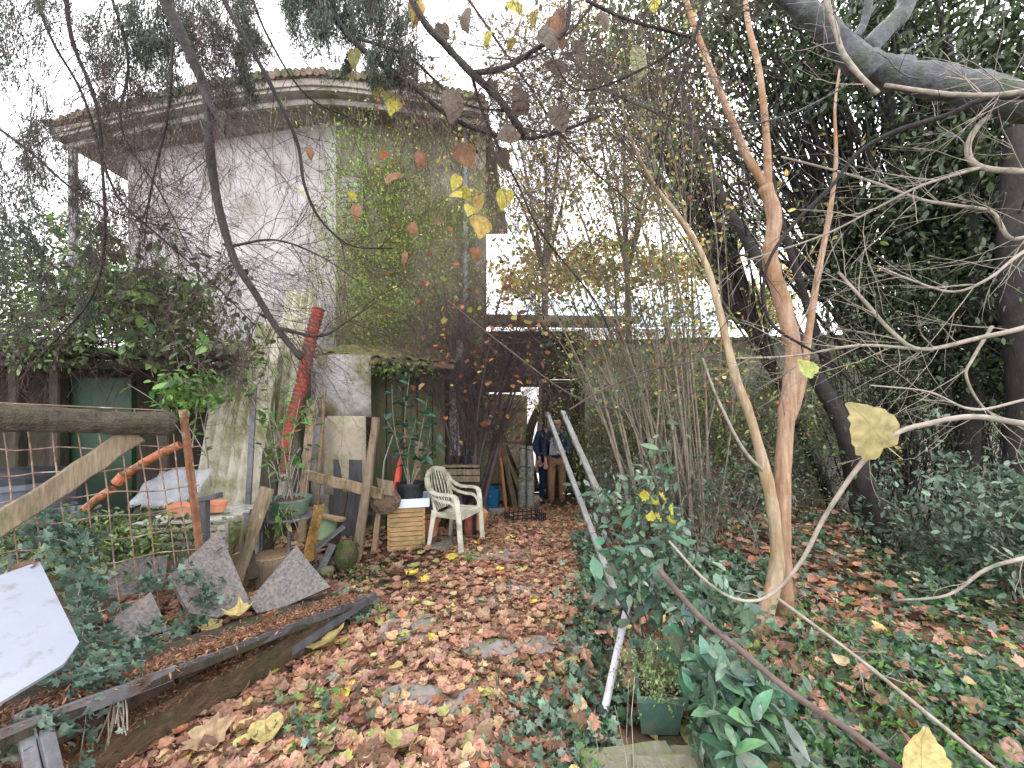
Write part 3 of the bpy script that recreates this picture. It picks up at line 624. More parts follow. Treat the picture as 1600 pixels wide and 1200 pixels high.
# white slatted table with planters
tb = thing('slatted_table', P(300, 860, 2.75), 'low white slatted garden table with peeling paint behind the fence', 'table')
ta, tb2 = P(232, 812, 2.72), P(372, 806, 2.85)
for k in range(6):
    o_ = Vector((0, .08 * k - .1, 0))
    MB().beam(ta + o_, tb2 + o_, .06, .016, 4, .002).make('slat', M['white'], tb)
for k in range(3):
    o_ = Vector((0, -.13, -.045 - .052 * k)); MB().beam(ta + o_, tb2 + o_, .012, .034, 4, .002).make('side_slat', M['white'], tb)
for x in (.06, .94):
    for y in (-.08, .26):
        c = ta.lerp(tb2, x); MB().beam(Vector((c.x, c.y + y, .02)), Vector((c.x, c.y + y, c.z - .02)), .035, .035, 3, .001).make('leg', M['white'], tb)
def planter(px, py, d, L, label, yaw=.05):
    c = P(px, py, d); t = thing('terracotta_planter', c, label, 'planter')
    def ring(z, k): return [c + Matrix.Rotation(yaw, 3, 'Z') @ Vector((math.cos(a) * L / 2 * k, math.sin(a) * L / 4.2 * k, z)) for a in [2 * math.pi * i / 20 for i in range(20)]]
    rs = [ring(0, .84), ring(.055, .96), ring(.055, 1.03), ring(.075, 1.03), ring(.075, .93), ring(.02, .82)]
    mb = MB(); mb.add([v for r_ in rs for v in r_], [(i * 20 + j, i * 20 + (j + 1) % 20, (i + 1) * 20 + (j + 1) % 20, (i + 1) * 20 + j) for i in range(5) for j in range(20)] + [tuple(range(19, -1, -1)), tuple(range(100, 120))])
    mb.make('dish', M['terra'], t)
planter(290, 803, 2.74, .27, 'oval terracotta planter on the slatted table, left of the dark post')
planter(331, 799, 2.85, .22, 'smaller terracotta planter on the slatted table, right of the dark post')
dp = thing('dark_post', P(318, 900, 2.55), 'short dark metal post with a flat cap beside the terracotta planters', 'post')
MB().beam(P(319, 905, 2.55), P(319, 780, 2.55), .05, .05, 3, .001).make('shaft', M['felt'], dp)
MB().beam(P(312, 780, 2.55), P(343, 774, 2.55), .06, .035, 2, .001).make('cap', M['felt'], dp)

# ------------------------------------------------------------------ fence: log rail, brace, rusty wire mesh and post
fn = thing('rusty_fence', (-2.45, 2.05, .1), 'rusty wire mesh fence with a rotting log rail along its top', 'fence')
def fp(px, py):      # fence runs from d=1.75 at px 0 to d=2.25 at px 300, as a vertical plane
    a, b = P(0, 640, 1.75), P(300, 640, 2.28); n = (b - a).cross(Vector((0, 0, 1)))
    return on_plane([(px, py)], a, n)[0]
lp = [fp(-120, 646), fp(0, 651), fp(90, 655), fp(180, 660), fp(269, 661)]
o_ = Vector((.05, -.05, 0))
l_ = [p + o_ for p in spline(lp, 8)]; nl = len(l_)
mb = MB(); mb.tube(l_, [.062 + .009 * noise.noise(Vector((i * .7, 0, 0))) for i in range(nl)], 18)
for i, v in enumerate(mb.v):
    v = Vector(v); k = noise.noise(Vector((v.x * 4, v.y * 4, v.z * 30))) * .009 + noise.noise(Vector((v.x * 14, v.y * 14, v.z * 50))) * .004
    c = l_[min(nl - 1, i // 18)]; mb.v[i] = tuple(v + (v - c).normalized() * k)
mb.make('log_rail', M['logwood'], fn)
MB().beam(fp(-90, 878) + o_ * .4, fp(214, 678) + o_ * .4, .05, .098, 12, .005).make('brace', M['oldwood'], fn)
MB().beam(fp(286, 640), fp(318, 905), .016, .045, 5, .001).make('post', M['rust'], fn)
top_l, top_r = (-60, 626), (290, 641)
MB().tube([fp(px, 627 + (px + 60) * .045) for px in range(-60, 300, 40)], .0035, 5).make('wire', M['wire'], fn)
xs_t = [-40, 0, 38, 78, 118, 150, 182, 212, 242, 266]                      # verticals lean a little to the right going down
for x in xs_t:
    pts = [fp(x + t * 40 + 2 * math.sin(t * 7 + x), 640 + t * 320) for t in (0, .2, .4, .6, .8, 1)]
    MB().tube(pts, .0034, 5).make('wire', M['wire'], fn)
for k in range(9):
    y0 = 702 + k * 41; y1 = 697 + k * 32
    pts = [fp(x, y0 + (y1 - y0) * (x / 300) + 2.5 * math.sin(x * .05 + k)) for x in range(-40, 316, 32)]
    MB().tube(pts, .0034, 5).make('wire', M['wire'], fn)

# ------------------------------------------------------------------ low block wall with timber ledge at the left of the path
lw = thing('low_retaining_wall', (-1.4, 1.7, 0), 'low block wall topped by a steel edged plank beside the path', 'wall')
A0, B0 = Vector((-1.62, 1.12, .42)), Vector((-.98, 2.57, .155))
def lerp3(k, dx=0, dz=0): return A0.lerp(B0, k) + Vector((dx, 0, dz))
MB().beam(lerp3(0, -.14, -.022), lerp3(1, -.14, -.022), .30, .035, 14, .004).make('plank', M['darkwood'], lw)
MB().beam(lerp3(0, .018, -.02), lerp3(.32, .018, -.02), .012, .058, 5, .0008).make('edge_iron', M['steel'], lw)
MB().beam(lerp3(.33, .018, -.02), lerp3(1, .018, -.02), .012, .045, 8, .0015).make('edge_iron', M['felt'], lw)
for row in range(2):
    for k in range(7):
        z1 = lerp3((k + .5) / 7).z - .05
        h = .15; z = z1 - h / 2 - row * (h + .012)
        if z < .0 or k < 1: continue
        a = lerp3((k + .04 + row * .3) / 7, -.21); b = lerp3((k + .97 + row * .3) / 7, -.21); a.z = b.z = z
        MB().beam(a, b, .12, h, 3, .004).make('block', M['concrete'], lw)
tl = MB(); pts = [Vector((-1.80, 1.0, .08)), 0, 0, Vector((-1.10, 2.46, .065))]
sleeper = MB().beam(pts[0], pts[3], .11, .18, 26, .008).make('timber_kerb', mat('kerb_timber', (.035, .024, .015), (.17, .11, .065), 5, .85, 1, (9, .9, 9), c3=(.06, .06, .03), s3=6, t3=.58, bd=.02), None, (-1.3, 1.8, 0)); tag(sleeper, 'long rotting timber laid along the left edge of the path', 'timber')
rail = MB().beam(P(420, 1040, 2.02), P(587, 930, 2.6), .02, .05, 6, .002).make('iron_bar', M['felt'], None, P(587, 945, 2.6)); tag(rail, 'dark angle iron bar slanting from the kerb timber to the ledge end', 'bar')
for k, (px, dx) in enumerate(((50, 0), (70, .02))):
    pass
for a, b in (((33, 1112, 1.25), (55, 1230, 1.22)), ((62, 1105, 1.27), (92, 1230, 1.25))):
    MB().beam(P(*a), P(*b), .035, .02, 4, .0008).make('leg', M['steel'], lw)
# needle litter on ledge and between the timbers: real crumbs
n = 14000; k = NP.uniform(0, 1, n); w_ = NP.normal(0, 1, n); lo = NP.uniform(0, 1, n) < .45
kk_all = k; pos = np.array([(*(A0.lerp(B0, kk))[:],) for kk in k]); pos[:, 0] += np.where(lo, -.09 + w_ * .055, -.11 + w_ * .035); pos[:, 2] = np.where(lo, pos[:, 2] + .001 + np.abs(NP.normal(0, .004, n)), 0.165 - kk_all * .02 + np.abs(NP.normal(0, .006, n)))
pos[:, 1] += NP.normal(0, .01, n)
s_ = scatter('needle_litter', [t_diamond(.12, .0)], pos, rot_ground(n, .35), NP.uniform(.012, .035, n), palette(n, [(.22, .10, .055), (.14, .075, .045), (.30, .16, .09)], None, .25), M['dry'])
tag(s_, 'reddish brown needles and crumbs lying on the ledge and kerb', kind='stuff')

# white board
wp = P(60, 1000, 1.42); nrm = (P(62, 877, 1.62) - P(100, 1037, 1.30)).cross(P(-60, 905, 1.45) - P(100, 1037, 1.30)).normalized()
wb = MB().slab(on_plane([(-90, 930), (62, 877), (124, 1003), (100, 1037), (-90, 1152)], P(100, 1037, 1.30), nrm), .012, nrm * (1 if nrm.y > 0 else -1)).make('white_board', M['board'], None, (-1.75, 1.35, .42)); tag(wb, 'white smooth panel leaning on the ledge in front of the fence', 'board')

# granite slabs
def gslab(pix, a, b, c, label, thick=.028):
    p0, p1, p2 = P(*a), P(*b), P(*c); n = (p1 - p0).cross(p2 - p0).normalized()
    if n.y < 0: n = -n
    o = MB().slab(on_plane(pix, p0, n), thick, n).make('stone_slab', M['granite'], None, p0); tag(o, label, 'stone slab')
gslab([(342, 827), (391, 942), (340, 965), (296, 958), (264, 900)], (342, 827, 2.45), (391, 942, 2.25), (264, 900, 2.1), 'pointed granite slab with pink veins, the taller of the two corners')
gslab([(463, 852), (484, 880), (516, 917), (440, 950), (402, 958), (388, 940)], (463, 852, 2.58), (516, 917, 2.50), (388, 940, 2.28), 'speckled granite slab corner nearest the path')
gslab([(236, 925), (263, 985), (205, 1000), (178, 990), (180, 962)], (236, 925, 1.95), (263, 985, 1.9), (180, 962, 1.8), 'small grey granite slab half hidden by ivy on the ledge')
gslab([(205, 872), (262, 868), (258, 912), (200, 930), (170, 935), (168, 890)], (205, 872, 2.2), (262, 868, 2.3), (170, 935, 2.1), 'mossy tan stone slab behind the wire mesh', .04)

# rubble and loam filling between ledge and kerb
mb = MB(); vs_ = []; fs_ = []
for j in range(40):
    p = A0.lerp(B0, j / 39)
    for i in range(7):
        x = p.x - .19 + i * .018; vs_.append((x, p.y, .115 + .02 * noise.noise(Vector((x * 12, p.y * 9, 4)))))
for j in range(39):
    for i in range(6): a = j * 7 + i; fs_.append((a, a + 1, a + 8, a + 7))
fo = mb.add(vs_, fs_).make('loam_fill', M['debris'], None, (0, 0, 0), True); tag(fo, 'loose brown loam and needles between ledge and kerb timber', kind='stuff')
# more clutter in the corner behind the slabs
def clutter(a, b, w_, h_, m_, lab, name='old_board'):
    tag(MB().beam(P(*a), P(*b), w_, h_, 8, .004).make(name, M[m_], None, P(*a)), lab, 'board')
clutter((235, 905, 2.7), (262, 800, 2.8), .07, .02, 'oldwood', 'short grey board upright behind the wire near the mossy tan slab')
clutter((165, 880, 2.6), (240, 760, 3.0), .05, .02, 'darkwood', 'dark slat slanting behind the orange pipe')
clutter((60, 860, 2.6), (145, 800, 2.9), .09, .03, 'oldwood', 'weathered board lying among weeds left behind the fence')
clutter((395, 905, 2.75), (388, 835, 2.9), .06, .03, 'darkwood', 'dark stub of wood standing behind the taller granite slab')
clutter((520, 880, 3.5), (540, 770, 3.8), .05, .025, 'darkwood', 'dark narrow board behind the green cloth scrap')
clutter((372, 900, 3.3), (300, 905, 2.9), .12, .03, 'oldwood', 'grey board on the ground behind the granite slabs')
clutter((560, 800, 4.1), (640, 812, 4.2), .09, .03, 'darkwood', 'dark plank lying behind the slatted planter box')
# ------------------------------------------------------------------ corrugated sheets, pipes and boards leaning on the building
def corrsheet(bl, br, tl_, label, nw=7, amp=.036):
    bl, br, tl_ = Vector(bl), Vector(br), Vector(tl_)
    o = MB().sheet(bl, br - bl, tl_ - bl, nw * 8, 6, lambda u, v: amp * math.sin(u * nw * 2 * math.pi) + .01 * math.sin(v * 3), .005).make('corrugated_sheet', M['corr'], None, bl, True)
    return tag(o, label, 'corrugated sheet')
def gp(px, d, dz=0):    # ground point under pixel column px at depth d
    p = P(px, 640, d); return Vector((p.x, p.y, gz(p.x, p.y) + dz))
corrsheet(gp(292, 4.15), gp(392, 3.95), P(350, 532, 4.75), 'leftmost mossy corrugated sheet leaning on the building', 6)
corrsheet(gp(352, 4.35), gp(440, 4.2), P(402, 505, 5.1), 'cream corrugated sheet leaning behind the grey steel bar', 6)
corrsheet(gp(395, 4.6), gp(452, 4.55), P(448, 455, 5.45), 'narrow corrugated sheet just behind the red pipe', 4)
sbar = MB().beam(gp(384, 3.75), P(397, 605, 3.85), .055, .02, 4, .001).make('steel_bar', M['steel'], None, gp(384, 3.75)); tag(sbar, 'flat grey steel bar standing in front of the corrugated sheets', 'bar')
lpip = MB().tube([gp(352, 4.9), P(330, 610, 5.0), P(321, 560, 5.05), P(318, 512, 5.1)], .055, 14).make('lilac_pipe', M['pvc'], None, gp(352, 4.9)); tag(lpip, 'lilac grey plastic pipe leaning on the white wall', 'pipe')
pkp = MB().beam(P(285, 560, 4.9), P(330, 483, 5.3), .05, .02, 4, .001).make('thin_board', M['tanwood'], None, P(285, 560, 4.9)); tag(pkp, 'thin pinkish board sticking up left of the lilac pipe', 'board')
# red ribbed pipe
rp = spline([P(498, 482, 4.3), P(486, 530, 4.25), P(474, 590, 4.2), P(458, 650, 4.1), P(444, 705, 4.0), P(438, 740, 3.95)], 26)
mb = MB(); rr_ = [.062 + .008 * math.sin(i * 2 * math.pi / 3.0) for i in range(len(rp))]; mb.tube(rp, rr_, 14)
rpo = mb.make('red_pipe', M['redpipe'], None, P(438, 740, 3.95), True); tag(rpo, 'faded red ribbed drain pipe leaning beside the corrugated sheets', 'pipe')

# ------------------------------------------------------------------ lean-to store in front of the building
ls = thing('lean_to_store', (-1.5, 4.7, -.1), 'low mossy lean-to store with a rusty roof edge against the old building', 'shed')
def nroof(u, v): return .02 * math.sin(u * 60) + .02 * noise.noise(Vector((u * 5, v * 3, 0)))
MB().sheet(P(488, 549, 4.45), P(712, 566, 4.6) - P(488, 549, 4.45), Vector((.05, 1.35, .32)), 60, 6, nroof, .01).make('roof', mat('rusty_roof', (.12, .10, .05), (.30, .22, .11), 8, .9, .6, c3=(.12, .14, .05), s3=3, t3=.5), ls)
MB().beam(P(492, 556, 4.5), P(710, 573, 4.65), .06, .06, 8, .005).make('beam', M['oldwood'], ls)
MB().sheet(gp(482, 4.72), gp(512, 4.6) - gp(482, 4.72), Vector((.1, .0, 2.0)), 3, 3, lambda u, v: .02 * math.sin(u * 3), .012).make('side_board', M['cement'], ls)
# bowed fibre cement sheets
def bow(px0, px1, py0, py1, d, am, m, nm):
    a, b = P(px0, py1, d), P(px1, py1, d); c = P(px0, py0, d + .04)
    return MB().sheet(a, b - a, c - a, 14, 6, lambda u, v: -am * math.sin(math.pi * u) + .004 * math.sin(v * 9 + u * 5), .012)
o = bow(496, 580, 556, 652, 4.42, -.10, None, ''); o.make('bowed_sheet', M['cement'], ls, smooth=True)
o = bow(506, 572, 650, 772, 4.34, -.09, None, ''); o.make('bowed_sheet', mat('tan_cement', (.34, .29, .22), (.50, .44, .36), 4, .85, .4, c3=(.20, .20, .09), s3=4, t3=.52), ls, smooth=True)
MB().sheet(gp(522, 4.22), gp(566, 4.22) - gp(522, 4.22), P(522, 718, 4.27) - gp(522, 4.22), 6, 5, lambda u, v: .015 * math.sin(u * 7 + v * 2), .01).make('felt_strip', M['felt'], ls)
for k, (x0, x1, y0) in enumerate(((580, 604, 575), (604, 630, 570), (630, 652, 578), (652, 676, 572), (676, 696, 580), (470, 486, 560))):
    a, b = gp((x0 + x1) / 2, 4.75 + .02 * (k % 2)), P((x0 + x1) / 2, y0, 4.82)
    MB().beam(a, b, (x1 - x0) / 600 * 4.75 - .01, .025, 8, .003, up=(0, -1, 0)).make('board', mat('mossy_board', (.045, .04, .028), (.14, .12, .08), 6, .9, .7, (6, 6, .8), c3=(.07, .09, .035), s3=3, t3=.48) if k == 0 else bpy.data.materials['mossy_board'], ls)
for k, (x0, x1, yt, m_, lab) in enumerate(((701, 712, 560, 'white', 'tall pale board standing nearest the bare bush'), (713, 724, 532, 'pvc', 'thin whitish strip standing behind the bare bush'), (688, 697, 585, 'darkwood', 'dark plank standing at the corner of the lean-to'))):
    a, b = gp((x0 + x1) / 2 + 3, 4.9 + .07 * k), P((x0 + x1) / 2, yt, 5.0 + .07 * k)
    o = MB().beam(a, b, (x1 - x0) / 600 * 4.8, .022, 6, .003, up=(0, -1, 0)).make('upright_board', M[m_], None, a); tag(o, lab, 'board')

# ------------------------------------------------------------------ posts, beam and small clutter in front of the store
def post(p, q, w_, h_, m_, name, label, cat, n=10, jit=.004, w2=None):
    o = MB().beam(p, q, w_, h_, n, jit, w2=w2).make(name, M[m_], None, p); return tag(o, label, cat)
post(gp(556, 3.55, -.03), P(588, 652, 3.65), .085, .06, 'oldwood', 'wooden_post', 'leaning weathered wooden post beside the slatted planter box', 'post', 12, .005, .06)
post(P(478, 742, 3.9), P(598, 772, 3.62), .03, .10, 'tanwood', 'wooden_beam', 'weathered beam lying across behind the leaning post', 'beam')
post(gp(470, 4.0), P(487, 625, 4.1), .085, .03, 'tanwood', 'narrow_plank', 'pale rough plank upright between the red pipe and the lean-to', 'plank', 10, .006)
post(gp(493, 4.1), P(507, 610, 4.2), .03, .03, 'tanwood', 'thin_batten', 'thin batten upright left of the bowed cement sheets', 'batten', 8, .003)
post(gp(358, 2.75), P(418, 762, 2.95), .19, .03, 'oldwood', 'grey_plank', 'wide grey plank leaning over behind the granite slabs', 'plank', 8, .004)
post(gp(410, 3.25, -.02), P(425, 700, 3.5), .15, .04, 'darkwood', 'mossy_plank', 'dark mossy plank leaning beside the round metal table', 'plank', 8, .005)
post(gp(583, 3.75, -.02), P(598, 758, 3.8), .05, .03, 'tanwood', 'short_stake', 'short stake behind the leaning post under the straw bundle', 'stake', 6, .004)
post(gp(648, 4.25), P(655, 690, 4.4), .08, .02, 'oldwood', 'brown_plank', 'brown plank standing behind the black bucket', 'plank', 6, .004)
mt = MB().tube([gp(590, 3.85), P(600, 722, 3.95), P(614, 680, 4.05)], .0085, 8).make('metal_rod', M['zinc'], None, gp(590, 3.85)); tag(mt, 'thin shiny metal rod leaning behind the straw bundle', 'rod')
um = thing('folded_parasol', gp(612, 3.95), 'folded red parasol leaning behind the black bucket', 'parasol')
MB().tube([gp(610, 3.95), P(616, 780, 3.97), P(623, 735, 4.02), P(631, 690, 4.06)], [.022, .034, .028, .008], 10).make('canopy', M['red'], um)
MB().tube([P(631, 690, 4.06), P(634, 672, 4.08)], .007, 8).make('tip', M['red'], um)
nb = P(602, 783, 3.75); nest = thing('straw_bundle', nb - Vector((0, 0, .15)), 'round bundle of dry brown stalks hung by the leaning post', 'bundle')
acc = []
for _ in range(260):
    a = rnd_unit() * .14; q = nb + Vector((a.x, a.y * .7, a.z * .9)); t = a.cross(rnd_unit()).normalized(); pts = []
    for i in range(7):
        s = (i - 3) * .05; v = a + t * s; v = v.normalized() * a.length * U(.92, 1.1); pts.append(nb + Vector((v.x, v.y * .7, v.z * .85)))
    acc.append((pts, [.0022] * 7))
twigmesh('stalks', acc, M['nest'], nest); MB().lathe(nb - Vector((0, 0, .09)), [(.05, 0), (.115, .06), (.12, .12), (.07, .18), (.01, .2)], 14, 1, .7).make('core', M['nest'], nest)
MB().sheet(P(592, 770, 3.68), Vector((.16, 0, -.03)), Vector((-.03, .02, .14)), 5, 4, lambda u, v: .05 * math.sin(3 * u), .004).make('bark_flap', M['oldwood'], nest)

# slatted planter box (interlocked slats), tray, bucket with laurel
def slatbox(c, w_, d__, hgt, n, yaw, label):
    t = thing('slatted_planter_box', c, label, 'planter'); Rz = Matrix.Rotation(yaw, 3, 'Z'); h = hgt / n
    for k in range(n):
        z = h * (k + .5)
        for s in (-1, 1):
            MB().box(c + Rz @ Vector((0, s * d__ / 2, z)) + Vector((0, 0, 0)), (w_ + .02, .02, h - .007), Rz, .0012).make('slat', M['crate'], t)
            MB().box(c + Rz @ Vector((s * w_ / 2, 0, z + h * .45 if k < n - 1 else z)), (.02, d__ + .05, h - .012), Rz, .0012).make('slat', M['crate'], t)
    MB().box(c + Vector((0, 0, hgt * .5)), (w_ - .05, d__ - .05, hgt - .02), Rz).make('soil_fill', M['soil'], t)
    return Rz
cb = G(632, 866); cb.y = 3.72; cb.x = (634 - 800) / F * 3.9; cb.y = 3.95; cb.z = gz(cb.x, cb.y)
Rz = slatbox(cb, .34, .26, .42, 9, .22, 'square planter box of stacked wooden slats beside the white plastic chair')
tr = thing('plastic_tray', cb + Vector((0, 0, .42)), 'pale blue ribbed plastic tray on top of the slatted planter box', 'tray')
c = cb + Vector((0, 0, .425)); MB().box(c + Vector((0, 0, .008)), (.42, .32, .012), Rz).make('base', M['tray'], tr)
for s in (-1, 1):
    MB().box(c + Rz @ Vector((0, s * .165, .045)), (.43, .012, .085), Rz).make('side', M['tray'], tr)
    MB().box(c + Rz @ Vector((s * .215, 0, .045)), (.012, .318, .085), Rz).make('side', M['tray'], tr)
    for k in range(8):
        MB().box(c + Rz @ Vector((-.19 + k * .054, s * .1735, .042)), (.007, .006, .075), Rz).make('rib', M['tray'], tr)
    for k in range(6):
        MB().box(c + Rz @ Vector((s * .2235, -.13 + k * .052, .042)), (.006, .007, .075), Rz).make('rib', M['tray'], tr)
bk = thing('potted_laurel', c + Vector((.02, 0, .014)), 'laurel growing in a black bucket that stands in the pale blue tray', 'plant')
bc = c + Vector((.035, .0, .016)); MB().lathe(bc, [(.115, 0), (.14, .185), (.148, .187), (.148, .21), (.137, .21), (.13, .17)], 26).make('pot', M['black'], bk, smooth=False)
MB().lathe(bc + Vector((0, 0, .165)), [(.131, 0), (.12, .012), (.05, .02), (.005, .02)], 20).make('soil', M['soil'], bk)
def leafy(parent, stems, nleaf, size, cols, m, kind='ell', droop=-.25, ang=.9, wid=1.0, fill=(.25, 1)):
    """leaves as parts along given stem polylines"""
    for i in range(nleaf):
        s = R.choice(stems); f = U(*fill) * (len(s) - 1.001); k = int(f); p = s[k].lerp(s[k + 1], f - k); d = (s[k + 1] - s[k]).normalized()
        side = d.cross(rnd_unit()).normalized(); dd = d * .45 + side * ang + Vector((0, 0, droop * U(0, 1.6)))
        put_leaf(kind, m, p, aim(dd, U(-.7, .7)), size * U(.6, 1.25), tuple(x * U(.75, 1.25) for x in R.choice(cols)), parent, wid=wid)
stems = []; accs = []
for (tx, ty, td, ln) in ((612, 600, 3.95, 0), (640, 585, 4.0, 0), (668, 620, 3.95, 0), (690, 690, 3.8, 0), (600, 650, 3.9, 0), (650, 655, 3.8, 0), (675, 650, 4.1, 0)):
    a = bc + Vector((U(-.03, .03), U(-.03, .03), .17)); b = P(tx, ty, td); m1 = a.lerp(b, .5) + Vector((U(-.06, .06), U(-.05, .05), .03)); s = spline([a, m1, b], 8); stems.append(s)
    accs.append((s, [.006 * (1 - .6 * i / len(s)) for i in range(len(s))]))
twigmesh('stem', accs, M['paletwig'], bk)
leafy(bk, stems, 170, .105, [(.03, .09, .055), (.045, .12, .08), (.06, .15, .10)], M['glosso'], wid=1.1)

# white plastic chair facing right
CH = G(700, 851); CH.y = 3.98; CH.x = (711 - 800) / F * 3.98; CH.z = gz(CH.x, CH.y)
ch = thing('plastic_chair', CH, 'dirty white plastic garden armchair standing beside the path', 'chair')
CR = Matrix.Rotation(math.radians(-24), 3, 'Z')    # local +x = front of the chair (towards the path)
def cp(x, y, z): return CH + CR @ Vector((x * .72, y * .80, z * .88))
def cu(x): return .03 * math.sin(x * 3)
MB().sheet(cp(-.18, -.215, .405), cp(.24, -.23, .425) - cp(-.18, -.215, .405), cp(-.18, .215, .405) - cp(-.18, -.215, .405), 10, 10, lambda u, v: -.018 * math.sin(math.pi * v) - .012 * math.sin(math.pi * u), .014).make('seat', M['chair'], ch, smooth=True)
for s in (-1, 1):       # arm: rises from the back, runs forward, bends down into the front leg
    arm = spline([cp(-.30, s * .235, .80), cp(-.24, s * .27, .69), cp(-.1, s * .285, .635), (cp(.10, s * .285, .635)), cp(.20, s * .28, .615), cp(.235, s * .275, .53), cp(.25, s * .27, .40), cp(.27, s * .27, .2), cp(.29, s * .27, 0)], 5)
    mb = MB()
    for i in range(len(arm) - 1):
        k = i / (len(arm) - 1); w0 = .052
        mb.beam(arm[i], arm[i + 1] + (arm[i + 1] - arm[i]) * .12, w0 if k < .55 else .05, .024 if k < .5 else .034, 1)
    mb.make('armrest', M['chair'], ch)
    arm2 = spline([cp(-.285, s * .20, .74), cp(-.2, s * .25, .60), cp(-.02, s * .27, .555), cp(.12, s * .27, .55), cp(.2, s * .268, .50), cp(.225, s * .26, .42)], 5)
    mb = MB()
    for i in range(len(arm2) - 1): mb.beam(arm2[i], arm2[i + 1] + (arm2[i + 1] - arm2[i]) * .12, .022, .028, 1)
    mb.make('arm_strut', M['chair'], ch)
    mb = MB(); lg = [cp(-.19, s * .205, .43), cp(-.21, s * .222, .30), cp(-.26, s * .25, 0)]
    for i in range(2): mb.beam(lg[i], lg[i + 1], .06 - .012 * i, .045 - .006 * i, 2, w2=.048 - .012 * i, h2=.04 - .01 * i)
    mb.make('leg', M['chair'], ch)
    MB().beam(cp(-.19, s * .212, .385), cp(.24, s * .235, .39), .02, .05, 4).make('rail', M['chair'], ch)
    # outer back post
    bp_ = spline([cp(-.17, s * .21, .40), cp(-.235, s * .215, .60), cp(-.31, s * .225, .78), cp(-.33, s * .17, .845)], 4)
    mb = MB()
    for i in range(len(bp_) - 1): mb.beam(bp_[i], bp_[i + 1], .036, .026, 1, up=(1, 0, 0))
    mb.make('back_post', M['chair'], ch)
MB().beam(cp(.255, -.22, .385), cp(.255, .22, .385), .02, .05, 4).make('rail', M['chair'], ch)
tr_ = spline([cp(-.33, -.18, .84), cp(-.355, 0, .875), cp(-.33, .18, .84)], 6); mb = MB()
for i in range(len(tr_) - 1): mb.beam(tr_[i], tr_[i + 1], .028, .05, 1)
mb.make('back_rail', M['chair'], ch)
for k in range(7):      # fan of slats
    a = (k - 3) / 3; b0 = cp(-.19, a * .12, .42); b1 = cp(-.275 , a * .20, .64); b2 = cp(-.345 + abs(a) * .01, a * .145, .85)
    s = spline([b0, b1, b2], 4); mb = MB()
    for i in range(len(s) - 1): mb.beam(s[i], s[i + 1], .02, .012, 1, up=(1, 0, 0))
    mb.make('slat', M['chair'], ch)
# things behind and under the chair
tp = thing('terracotta_pot', gp(672, 4.15), 'terracotta pot on the ground between slatted box and chair', 'pot')
q = gp(672, 4.15); MB().lathe(q, [(.07, 0), (.10, .19), (.115, .19), (.115, .23), (.10, .23), (.09, .15)], 18).make('body', M['terra'], tp); MB().lathe(q + Vector((0, 0, .19)), [(.098, 0), (.02, .005), (0, .006)], 14).make('soil', M['soil'], tp)
q = gp(742, 4.35); lf = MB().tube([q + Vector((0, 0, .08)), q + Vector((.07, .03, .26)), q + Vector((.02, .02, .34))], [.10, .085, .03], 12).make('clay_jar', M['terra'], None, q); tag(lf, 'brown clay jar lying tilted just right of the chair seat', 'jar')
q = gp(720, 4.3); hb = thing('red_hose_reel', q, 'dark red and black reel standing under the plastic chair', 'reel')
for s, m_ in ((-.07, 'black'), (.07, 'black'), (0, 'red')):
    ringp = [q + Vector((s + .1, 0, .16)) + Vector((0, math.cos(a) * .14, math.sin(a) * .14)) for a in [2 * math.pi * i / 20 for i in range(21)]]
    MB().tube(ringp, .018 if m_ == 'black' else .05, 8, ref=(1, 0, 0)).make('rim' if m_ == 'black' else 'coil', M[m_] if m_ == 'black' else M['redpipe'], hb)
# black crate on the path
q = gp(820, 5.35); bcx = thing('black_crate', q, 'black open plastic crate lying among the leaves on the path', 'crate'); CZ = Matrix.Rotation(.35, 3, 'Z'); w_, dd_, hh_ = .48, .34, .15
def crp(x, y, z): return q + CZ @ Vector((x, y, z))
for s in (-1, 1):
    for z in (.012, .06, .112):
        MB().beam(crp(-w_ / 2, s * dd_ / 2, z), crp(w_ / 2, s * dd_ / 2, z), .01, .014).make('rim', M['black'], bcx); MB().beam(crp(s * w_ / 2, -dd_ / 2, z), crp(s * w_ / 2, dd_ / 2, z), .01, .014).make('rim', M['black'], bcx)
    for k in range(8): x = -w_ / 2 + k * w_ / 7; MB().beam(crp(x, s * dd_ / 2, 0), crp(x, s * dd_ / 2, hh_), .012, .009, up=(0, 1, 0)).make('bar', M['black'], bcx)
    for k in range(6): y = -dd_ / 2 + k * dd_ / 5; MB().beam(crp(s * w_ / 2, y, 0), crp(s * w_ / 2, y, hh_), .012, .009, up=(0, 1, 0)).make('bar', M['black'], bcx)
for k in range(7): x = -w_ / 2 + (k + .5) * w_ / 7; MB().beam(crp(x, -dd_ / 2, .008), crp(x, dd_ / 2, .008), .02, .006).make('bottom_slat', M['black'], bcx)

# round metal table with green pot, stump and scraps
rt = thing('round_table', gp(450, 3.2), 'small round metal table carrying a green pot of weeds', 'table')
tc_ = P(452, 803, 3.2); MB().lathe(tc_ - Vector((0, 0, .02)), [(.20, 0), (.225, .0), (.23, .012), (.225, .024), (.2, .02)], 28).make('table_top', M['steel'], rt)
for a in (0, 1, 2, 3): MB().tube([tc_ + Vector((.19 * math.cos(a * 1.57 + .5), .19 * math.sin(a * 1.57 + .5), -.02)), tc_ + Vector((.2 * math.cos(a * 1.57 + .5), .2 * math.sin(a * 1.57 + .5), -tc_.z + .01))], .009, 8).make('leg', M['steel'], rt)
gpn = thing('potted_weeds', tc_, 'green round pot overflowing with yellowing weeds on the metal table', 'plant')
MB().lathe(tc_ + Vector((0, 0, .006)), [(.13, 0), (.165, .115), (.172, .115), (.172, .13), (.155, .13), (.14, .1)], 26).make('pot', M['greenp'], gpn)
